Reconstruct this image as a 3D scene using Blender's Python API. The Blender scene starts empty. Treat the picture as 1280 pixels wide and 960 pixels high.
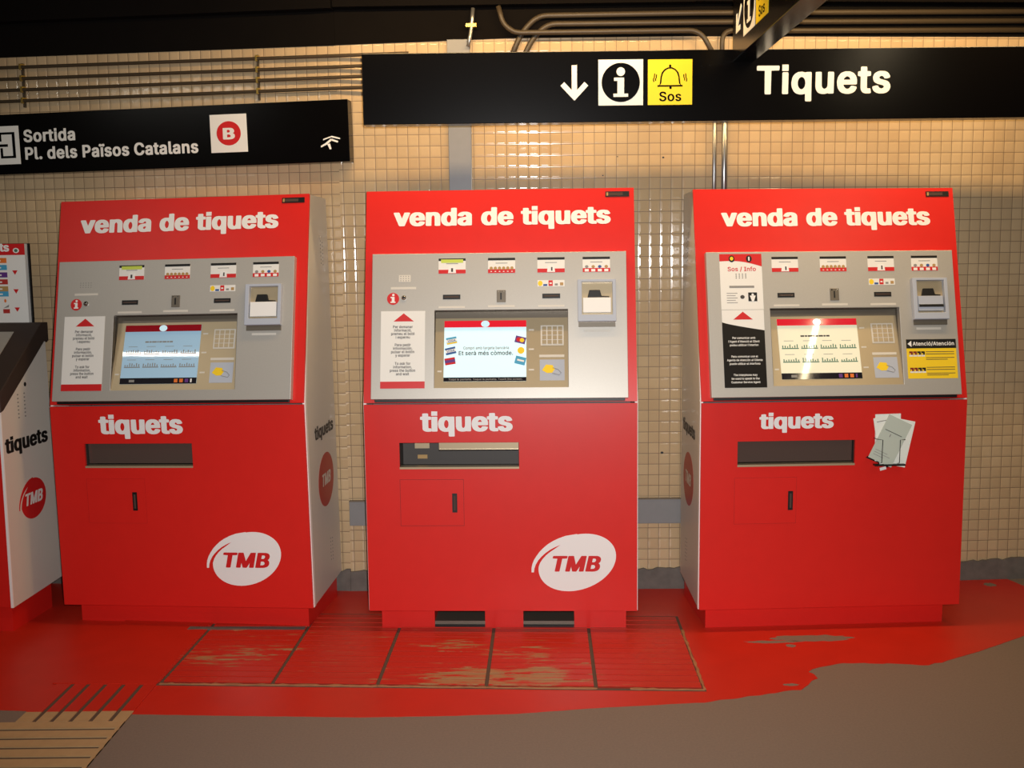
import bpy, math, random
from mathutils import Vector, Matrix, Euler
from mathutils.geometry import tessellate_polygon
random.seed(7)
scene = bpy.context.scene
COL = scene.collection

# ------------------------------------------------------------------ camera
CAM_H = 1.4976
cam_data = bpy.data.cameras.new('camera')
cam_data.sensor_width = 36.0
cam_data.lens = 1307.83 * 36.0 / 1280.0
cam_data.clip_start = 0.05
cam = bpy.data.objects.new('camera', cam_data)
COL.objects.link(cam)
cam.matrix_world = Matrix.Translation((0, 0, CAM_H)) @ Matrix.Rotation(math.pi / 2 - 0.1137, 4, 'X') @ Matrix.Rotation(-0.0115, 4, 'Z')
scene.camera = cam

# ------------------------------------------------------------------ colour management, world, lamps
vs = scene.view_settings
scene.display_settings.display_device = 'sRGB'
vs.view_transform = 'Standard'
vs.look = 'None'
vs.gamma = 1.0
vs.use_curve_mapping = False
vs.exposure = 0.0

world = bpy.data.worlds.new('station')
scene.world = world
world.use_nodes = True
bg = world.node_tree.nodes['Background']
bg.inputs[0].default_value = (1.0, 0.85, 0.65, 1)
bg.inputs[1].default_value = 0.03


def lamp(name, kind, loc, energy, color, rot=(0, 0, 0), size=0.1, size_y=None):
    d = bpy.data.lights.new(name, kind)
    d.energy = energy
    d.color = color
    if kind == 'AREA':
        d.shape = 'RECTANGLE' if size_y else 'SQUARE'
        d.size = size
        if size_y:
            d.size_y = size_y
    else:
        d.shadow_soft_size = size
    o = bpy.data.objects.new(name, d)
    o.location = loc
    o.rotation_euler = rot
    COL.objects.link(o)
    return o


# flash of the photographer's camera
flash = lamp('camera_flash', 'SPOT', (0.05, 0.02, CAM_H + 0.07), 490.0, (1.0, 0.98, 0.97), rot=(math.pi / 2 - 0.09, 0, 0), size=0.02)
flash.data.spot_size = math.radians(86)
flash.data.spot_blend = 1.0
# warm tubes above the long sign, in front of it
lamp('tube_lamp', 'AREA', (-0.05, 3.95, 2.735), 21.0, (1.0, 0.66, 0.30), rot=(math.radians(38), 0, 0), size=1.5, size_y=0.05)
lamp('tube_lamp', 'AREA', (1.75, 3.95, 2.735), 21.0, (1.0, 0.66, 0.30), rot=(math.radians(38), 0, 0), size=1.4, size_y=0.05)
# tubes of the platform ceiling
lamp('tube_lamp', 'AREA', (-2.88, 2.33, 2.74), 7.0, (1.0, 0.95, 0.85), rot=(0, 0, -0.128), size=1.1, size_y=0.035)
lamp('tube_lamp', 'AREA', (2.165, 2.10, 2.74), 9.0, (1.0, 0.80, 0.50), rot=(0, 0, 0.16), size=0.035, size_y=1.3)
lamp('ceiling_lamps', 'AREA', (0.0, 0.6, 3.15), 6.0, (1.0, 0.80, 0.55), size=5.0, size_y=0.5)


# ------------------------------------------------------------------ materials
def lin(c):
    out = []
    for v in c:
        v /= 255.0
        out.append(v / 12.92 if v <= 0.04045 else ((v + 0.055) / 1.055) ** 2.4)
    return (out[0], out[1], out[2], 1.0)


def mat(name, rgb, rough=0.5, metal=0.0, spec=0.5, emit=0.0, coat=0.0, speck=0.0, speck_scale=60.0, bump=0.0):
    m = bpy.data.materials.new(name)
    m.use_nodes = True
    nt = m.node_tree
    b = nt.nodes['Principled BSDF']
    c = lin(rgb)
    b.inputs['Base Color'].default_value = c
    b.inputs['Roughness'].default_value = rough
    b.inputs['Metallic'].default_value = metal
    b.inputs['Specular IOR Level'].default_value = spec
    if coat:
        b.inputs['Coat Weight'].default_value = coat
        b.inputs['Coat Roughness'].default_value = 0.03
    if emit:
        b.inputs['Emission Color'].default_value = c
        b.inputs['Emission Strength'].default_value = emit
    if speck or bump:
        tc = nt.nodes.new('ShaderNodeTexCoord')
        n = nt.nodes.new('ShaderNodeTexNoise')
        n.inputs['Scale'].default_value = speck_scale
        n.inputs['Detail'].default_value = 5.0
        nt.links.new(tc.outputs['Object'], n.inputs['Vector'])
        if speck:
            mx = nt.nodes.new('ShaderNodeMix')
            mx.data_type = 'RGBA'
            mx.inputs['A'].default_value = tuple(v * (1 - speck) for v in c[:3]) + (1,)
            mx.inputs['B'].default_value = tuple(min(1, v * (1 + speck)) for v in c[:3]) + (1,)
            nt.links.new(n.outputs['Fac'], mx.inputs['Factor'])
            nt.links.new(mx.outputs['Result'], b.inputs['Base Color'])
        if bump:
            bp = nt.nodes.new('ShaderNodeBump')
            bp.inputs['Strength'].default_value = bump
            bp.inputs['Distance'].default_value = 0.002
            nt.links.new(n.outputs['Fac'], bp.inputs['Height'])
            nt.links.new(bp.outputs['Normal'], b.inputs['Normal'])
    return m


def tile_mat(name, pu, pz, u0, z0):
    """glazed square mosaic tiles in the wall's own x / z, each a little domed and tilted"""
    m = bpy.data.materials.new(name)
    m.use_nodes = True
    nt = m.node_tree
    N, L = nt.nodes, nt.links
    b = N['Principled BSDF']
    tc = N.new('ShaderNodeTexCoord')
    sp = N.new('ShaderNodeSeparateXYZ')
    L.new(tc.outputs['Object'], sp.inputs[0])

    def math_(op, a, bb=None, c=None):
        n = N.new('ShaderNodeMath')
        n.operation = op
        for i, v in enumerate((a, bb, c)):
            if v is None:
                continue
            if isinstance(v, (int, float)):
                n.inputs[i].default_value = v
            else:
                L.new(v, n.inputs[i])
        return n.outputs[0]

    def axis(out, off, pitch):
        s = math_('DIVIDE', math_('SUBTRACT', out, off), pitch)
        f = math_('FRACT', s)
        fl = math_('FLOOR', s)
        d = math_('SUBTRACT', 0.5, math_('ABSOLUTE', math_('SUBTRACT', f, 0.5)))   # 0 at the joint
        return f, fl, d

    fx, ix, dx = axis(sp.outputs['X'], u0, pu)
    fz, iz, dz = axis(sp.outputs['Z'], z0, pz)
    d = math_('MINIMUM', dx, dz)
    cmb = N.new('ShaderNodeCombineXYZ')
    L.new(ix, cmb.inputs[0])
    L.new(iz, cmb.inputs[1])
    wn = N.new('ShaderNodeTexWhiteNoise')
    wn.noise_dimensions = '2D'
    L.new(cmb.outputs[0], wn.inputs['Vector'])
    rc = N.new('ShaderNodeSeparateColor')
    L.new(wn.outputs['Color'], rc.inputs[0])
    grout = N.new('ShaderNodeMapRange')
    grout.interpolation_type = 'SMOOTHSTEP'
    grout.inputs['From Min'].default_value = 0.010
    grout.inputs['From Max'].default_value = 0.038
    L.new(d, grout.inputs['Value'])
    dome = N.new('ShaderNodeMapRange')
    dome.interpolation_type = 'SMOOTHSTEP'
    dome.inputs['From Min'].default_value = 0.0
    dome.inputs['From Max'].default_value = 0.22
    L.new(d, dome.inputs['Value'])
    tiltx = math_('MULTIPLY', math_('SUBTRACT', fx, 0.5), math_('SUBTRACT', rc.outputs[0], 0.5))
    tiltz = math_('MULTIPLY', math_('SUBTRACT', fz, 0.5), math_('SUBTRACT', rc.outputs[1], 0.5))
    hgt = math_('ADD', dome.outputs[0], math_('MULTIPLY', math_('ADD', tiltx, tiltz), 0.45))
    bp = N.new('ShaderNodeBump')
    bp.inputs['Strength'].default_value = 0.55
    bp.inputs['Distance'].default_value = 0.0022
    L.new(hgt, bp.inputs['Height'])
    L.new(bp.outputs['Normal'], b.inputs['Normal'])
    ca = N.new('ShaderNodeMix')
    ca.data_type = 'RGBA'
    ca.inputs['A'].default_value = lin((200, 177, 142))
    ca.inputs['B'].default_value = lin((209, 186, 150))
    L.new(rc.outputs[2], ca.inputs['Factor'])
    big = N.new('ShaderNodeTexNoise')
    big.inputs['Scale'].default_value = 3.0
    big.inputs['Detail'].default_value = 4.0
    L.new(tc.outputs['Object'], big.inputs['Vector'])
    dirt = N.new('ShaderNodeMix')
    dirt.data_type = 'RGBA'
    dirt.blend_type = 'MULTIPLY'
    dirt.inputs['B'].default_value = lin((226, 214, 200))
    L.new(big.outputs['Fac'], dirt.inputs['Factor'])
    L.new(ca.outputs['Result'], dirt.inputs['A'])
    cg = N.new('ShaderNodeMix')
    cg.data_type = 'RGBA'
    cg.inputs['A'].default_value = lin((112, 93, 70))
    L.new(dirt.outputs['Result'], cg.inputs['B'])
    L.new(grout.outputs[0], cg.inputs['Factor'])
    L.new(cg.outputs['Result'], b.inputs['Base Color'])
    rr = N.new('ShaderNodeMapRange')
    rr.inputs['To Min'].default_value = 0.75
    rr.inputs['To Max'].default_value = 0.10
    L.new(grout.outputs[0], rr.inputs['Value'])
    L.new(rr.outputs[0], b.inputs['Roughness'])
    return m


def worn_paint_mat(name, blobs):
    """red floor paint rubbed off in patches down to the tan tile"""
    m = bpy.data.materials.new(name)
    m.use_nodes = True
    nt = m.node_tree
    N, L = nt.nodes, nt.links
    b = N['Principled BSDF']
    tc = N.new('ShaderNodeTexCoord')
    mp = N.new('ShaderNodeMapping')
    mp.inputs['Scale'].default_value = (4.0, 30.0, 1.0)
    L.new(tc.outputs['Object'], mp.inputs['Vector'])
    n = N.new('ShaderNodeTexNoise')
    n.inputs['Scale'].default_value = 1.6
    n.inputs['Detail'].default_value = 6.0
    n.inputs['Roughness'].default_value = 0.65
    L.new(mp.outputs[0], n.inputs['Vector'])
    acc = None
    for (cx, cy, rx, ry, w) in blobs:
        m2 = N.new('ShaderNodeMapping')
        m2.vector_type = 'POINT'
        m2.inputs['Location'].default_value = (-cx / rx, -cy / ry, 0)
        m2.inputs['Scale'].default_value = (1 / rx, 1 / ry, 0)
        L.new(tc.outputs['Object'], m2.inputs['Vector'])
        ln = N.new('ShaderNodeVectorMath')
        ln.operation = 'LENGTH'
        L.new(m2.outputs[0], ln.inputs[0])
        mr = N.new('ShaderNodeMapRange')
        mr.interpolation_type = 'SMOOTHSTEP'
        mr.inputs['From Min'].default_value = 1.0
        mr.inputs['From Max'].default_value = 0.3
        mr.inputs['To Max'].default_value = w
        L.new(ln.outputs['Value'], mr.inputs['Value'])
        if acc is None:
            acc = mr.outputs[0]
        else:
            a = N.new('ShaderNodeMath')
            a.operation = 'MAXIMUM'
            L.new(acc, a.inputs[0])
            L.new(mr.outputs[0], a.inputs[1])
            acc = a.outputs[0]
    c3 = N.new('ShaderNodeMapRange')
    c3.clamp = False
    c3.inputs['From Min'].default_value = 0.25
    c3.inputs['From Max'].default_value = 0.75
    L.new(n.outputs['Fac'], c3.inputs['Value'])
    s = N.new('ShaderNodeMath')
    s.operation = 'ADD'
    L.new(c3.outputs[0], s.inputs[0])
    L.new(acc, s.inputs[1])
    th = N.new('ShaderNodeMapRange')
    th.interpolation_type = 'SMOOTHSTEP'
    th.inputs['From Min'].default_value = 0.69
    th.inputs['From Max'].default_value = 0.93
    L.new(s.outputs[0], th.inputs['Value'])
    c = N.new('ShaderNodeMix')
    c.data_type = 'RGBA'
    c.inputs['A'].default_value = lin((196, 40, 22))
    c.inputs['B'].default_value = lin((168, 128, 86))
    L.new(th.outputs[0], c.inputs['Factor'])
    L.new(c.outputs['Result'], b.inputs['Base Color'])
    b.inputs['Roughness'].default_value = 0.45
    return m


M = {}
M['red'] = mat('red_paint', (214, 34, 27), 0.36, speck=0.05, speck_scale=14)
M['red_seam'] = mat('red_seam', (120, 14, 12), 0.6)
M['red_vinyl'] = mat('red_vinyl', (205, 30, 32), 0.4)
M['dull_red'] = mat('dull_red_vinyl', (178, 52, 46), 0.45)
M['white_panel'] = mat('white_side_panel', (214, 208, 198), 0.42)
M['white'] = mat('white_vinyl', (238, 236, 232), 0.45)
M['edge_white'] = mat('white_edge_trim', (245, 242, 238), 0.4)
M['steel'] = mat('brushed_steel', (186, 182, 174), 0.42, metal=0.35, speck=0.05, speck_scale=220)
M['steel_dark'] = mat('dull_steel', (120, 112, 100), 0.4, metal=0.5)
M['satin'] = mat('satin_steel', (190, 172, 140), 0.35, metal=0.4)
M['chrome'] = mat('chrome', (220, 220, 220), 0.12, metal=1.0)
M['bezel'] = mat('grey_plastic_bezel', (178, 184, 196), 0.35)
M['black'] = mat('black_plastic', (14, 13, 13), 0.45)
M['sign_black'] = mat('black_sign_enamel', (4, 3, 3), 0.22, spec=0.25)
M['sign_white'] = mat('white_sign_vinyl', (236, 236, 230), 0.5)
M['sign_yellow'] = mat('yellow_sign_vinyl', (246, 214, 10), 0.5)
M['yellow'] = mat('yellow_vinyl', (244, 206, 30), 0.5)
M['paper'] = mat('white_sticker_paper', (232, 230, 224), 0.5)
M['leaflet_grey'] = mat('grey_green_leaflet_paper', (190, 198, 184), 0.6)
M['leaflet'] = mat('pale_leaflet_paper', (236, 238, 228), 0.6)
M['ink'] = mat('dark_ink', (62, 58, 56), 0.6)
M['ink_grey'] = mat('grey_ink', (140, 138, 134), 0.6)
M['black_sticker'] = mat('black_sticker', (26, 22, 18), 0.28)
M['lime'] = mat('lime_band', (196, 212, 84), 0.5)
M['coin'] = mat('coin_print', (176, 140, 84), 0.5)
M['blue'] = mat('blue_print', (40, 84, 150), 0.5)
M['sky'] = mat('light_blue_print', (70, 160, 200), 0.5)
M['orange'] = mat('orange_print', (226, 116, 40), 0.5)
M['purple'] = mat('purple_print', (96, 50, 130), 0.5)
M['green'] = mat('green_print', (70, 120, 96), 0.5)
M['strip_text'] = mat('pale_engraved_strip', (214, 208, 196), 0.5)
M['smoke'] = mat('smoked_plastic', (84, 68, 62), 0.15, coat=0.3)
M['tray'] = mat('dark_tray', (60, 54, 50), 0.5)
M['grey_paint'] = mat('grey_painted_metal', (128, 128, 128), 0.45, speck=0.06, speck_scale=30)
M['cement'] = mat('rough_cement', (104, 98, 92), 0.9, speck=0.35, speck_scale=26, bump=0.6)
M['concrete_dark'] = mat('dark_painted_concrete', (15, 12, 10), 0.9, spec=0.08, speck=0.2, speck_scale=9)
M['ceiling'] = mat('dark_ceiling_paint', (20, 18, 16), 0.9, spec=0.08, speck=0.15, speck_scale=6)
M['conduit_dark'] = mat('dark_conduit', (66, 56, 42), 0.5)
M['conduit'] = mat('grey_conduit', (84, 72, 56), 0.4, metal=0.4)
M['pipe'] = mat('bare_steel_pipe', (168, 168, 166), 0.3, metal=0.8)
M['brass'] = mat('brass', (196, 168, 90), 0.3, metal=0.8)
M['console'] = mat('dark_brown_console', (56, 44, 38), 0.5)
M['asphalt'] = mat('grey_brown_asphalt', (128, 112, 100), 0.8, speck=0.16, speck_scale=130, bump=0.25)
M['floor_red'] = mat('red_floor_paint', (202, 40, 20), 0.42, speck=0.1, speck_scale=7)
M['floor_tan'] = mat('tan_ridged_tile', (186, 152, 108), 0.7, speck=0.12, speck_scale=25)
M['ridge_gap'] = mat('dark_red_gap', (140, 34, 20), 0.7)  # darker red base between the floor ridges
M['worn_edge'] = mat('worn_tile_edge', (164, 112, 74), 0.7, speck=0.5, speck_scale=18)
M['groove'] = mat('tile_groove', (92, 72, 58), 0.9)
M['screen_white'] = mat('lit_screen_white', (206, 236, 244), 0.08, emit=0.40)
M['screen_pale'] = mat('lit_screen_pale', (226, 222, 196), 0.03, emit=0.30)
M['screen_blue'] = mat('lit_screen_blue', (150, 182, 204), 0.03, emit=0.30)
M['screen_red'] = mat('lit_screen_red', (226, 36, 50), 0.08, emit=0.35)
M['screen_dark_red'] = mat('lit_screen_dark_red', (150, 20, 30), 0.06, emit=0.1)
M['screen_dark'] = mat('screen_dark_footer', (32, 30, 36), 0.06)


# ------------------------------------------------------------------ letter outlines (thousandths of an em): advance, loops
BLACK={"v":[464,[[181,-19,282,-18,307,-7,467,365,469,383,462,392,406,400,312,398,294,392,218,220,142,392,124,398,28,400,-14,397,-32,389,-33,369,128,-5,144,-16]]],"e":[480,[[214,-27,309,-24,371,-7,420,23,446,51,461,81,460,99,447,108,377,123,315,124,293,117,269,84,235,68,194,91,171,126,166,145,171,150,409,150,449,153,468,163,466,247,441,313,397,361,329,393,285,402,207,404,157,399,111,387,67,364,34,335,11,302,-7,259,-16,207,-13,145,-1,99,23,54,59,19,103,-7,163,-23],[173,242,171,253,189,282,229,307,247,300,266,283,285,247,277,242]]],"n":[487,[[59,-19,156,-18,179,-7,183,243,199,281,234,305,262,285,276,247,280,-9,298,-17,340,-20,430,-18,452,-9,452,273,434,329,406,364,362,389,308,402,238,404,168,396,66,400,26,397,8,389,5,-1,18,-15]]],"d":[503,[[198,-27,269,-26,313,-17,445,-18,468,-7,470,505,461,521,407,528,303,521,294,509,291,401,165,402,113,390,49,354,23,325,3,289,-13,233,-16,167,-6,111,17,61,45,26,97,-8,151,-23],[227,70,197,90,179,117,167,151,162,199,180,265,199,289,229,307,259,289,279,263,292,223,294,175,276,111,257,87]]],"a":[464,[[158,-27,231,-26,275,-19,405,-18,428,-7,428,292,418,320,399,349,349,383,273,401,193,403,129,397,77,381,41,360,20,342,-5,302,-7,286,2,276,81,256,155,259,187,293,215,308,231,303,247,284,254,260,249,249,119,231,57,215,11,187,-5,168,-17,143,-17,73,-5,45,19,16,79,-16],[187,68,161,90,158,111,164,124,197,144,251,150,253,130,240,98,213,75]]],"t":[283,[[169,-23,258,-20,280,-14,290,-3,290,17,277,63,256,71,204,73,195,99,196,303,202,308,258,310,276,317,281,327,281,383,274,392,260,397,197,403,195,475,184,486,132,492,36,488,20,475,18,403,-34,395,-44,389,-47,379,-44,319,-30,312,4,309,19,303,22,59,38,25,64,2,120,-19]]],"i":[215,[[58,-19,159,-18,175,-12,182,-3,182,379,177,391,165,396,29,398,11,392,5,383,4,-1,17,-15],[88,423,149,428,185,450,193,465,196,489,189,510,176,525,137,541,91,544,37,538,5,519,-8,491,-7,469,1,452,33,430]]],"q":[503,[[348,-162,447,-160,463,-155,470,-146,468,386,445,397,309,395,219,405,147,399,99,385,63,365,31,335,13,308,-6,266,-16,212,-16,166,-9,122,3,88,23,52,52,20,107,-12,175,-27,291,-24,295,-148,309,-158],[229,70,206,82,181,112,167,148,162,180,167,228,179,262,202,292,229,306,257,291,274,270,287,241,294,204,294,168,282,122,256,86]]],"u":[487,[[183,-24,252,-23,294,-15,430,-17,453,-6,455,376,448,391,430,397,340,399,298,396,280,388,276,142,262,102,242,82,226,74,197,94,183,128,178,388,156,397,68,399,26,396,7,386,5,118,19,62,39,30,74,1,126,-18]]],"s":[437,[[180,-27,277,-24,343,-5,386,21,403,39,420,69,426,103,423,133,409,165,391,185,355,207,323,219,201,249,177,271,184,295,209,309,230,297,251,267,269,260,339,260,411,279,416,289,414,305,387,349,355,375,319,391,231,404,151,402,109,394,74,381,39,359,15,333,2,307,-2,281,1,247,13,217,31,196,93,163,223,131,239,119,245,103,235,83,205,68,181,78,157,115,139,123,67,124,11,113,-7,106,-14,97,0,51,23,22,73,-9,119,-22]]],"T":[531,[[216,-19,317,-18,333,-13,341,-5,343,429,461,432,513,439,522,455,521,509,513,521,459,528,45,528,3,525,-16,515,-18,451,-9,439,161,428,162,-1,175,-15]]],"M":[732,[[67,-19,166,-18,188,-9,194,151,266,-5,278,-15,376,-20,414,-18,432,-11,508,151,511,1,516,-11,534,-18,574,-20,664,-18,684,-11,689,3,686,517,668,525,626,528,504,526,482,517,352,227,220,519,202,526,162,528,38,526,18,519,13,505,13,-1,26,-15]]],"B":[539,[[67,-19,296,-20,358,-16,438,7,472,27,494,49,513,81,521,109,518,176,491,229,442,267,478,300,492,323,499,351,499,395,484,442,452,481,404,509,332,526,74,528,34,525,17,517,13,-1,26,-15],[198,77,193,85,196,209,278,210,302,200,324,183,339,161,343,133,338,113,320,92,286,78],[198,307,193,315,195,429,264,432,298,418,315,399,321,379,318,353,306,332,284,314,264,307]]],"o":[493,[[210,-27,301,-24,343,-14,377,0,432,43,457,79,470,111,480,157,480,215,462,287,437,327,412,353,343,390,289,402,213,404,159,399,115,388,77,370,37,338,12,303,-6,263,-16,211,-13,147,-3,105,22,57,59,19,107,-9,163,-24],[227,70,204,85,179,117,167,151,162,197,170,239,184,269,209,295,233,307,261,291,283,265,296,235,304,187,297,145,282,109,253,79]]]}
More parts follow.
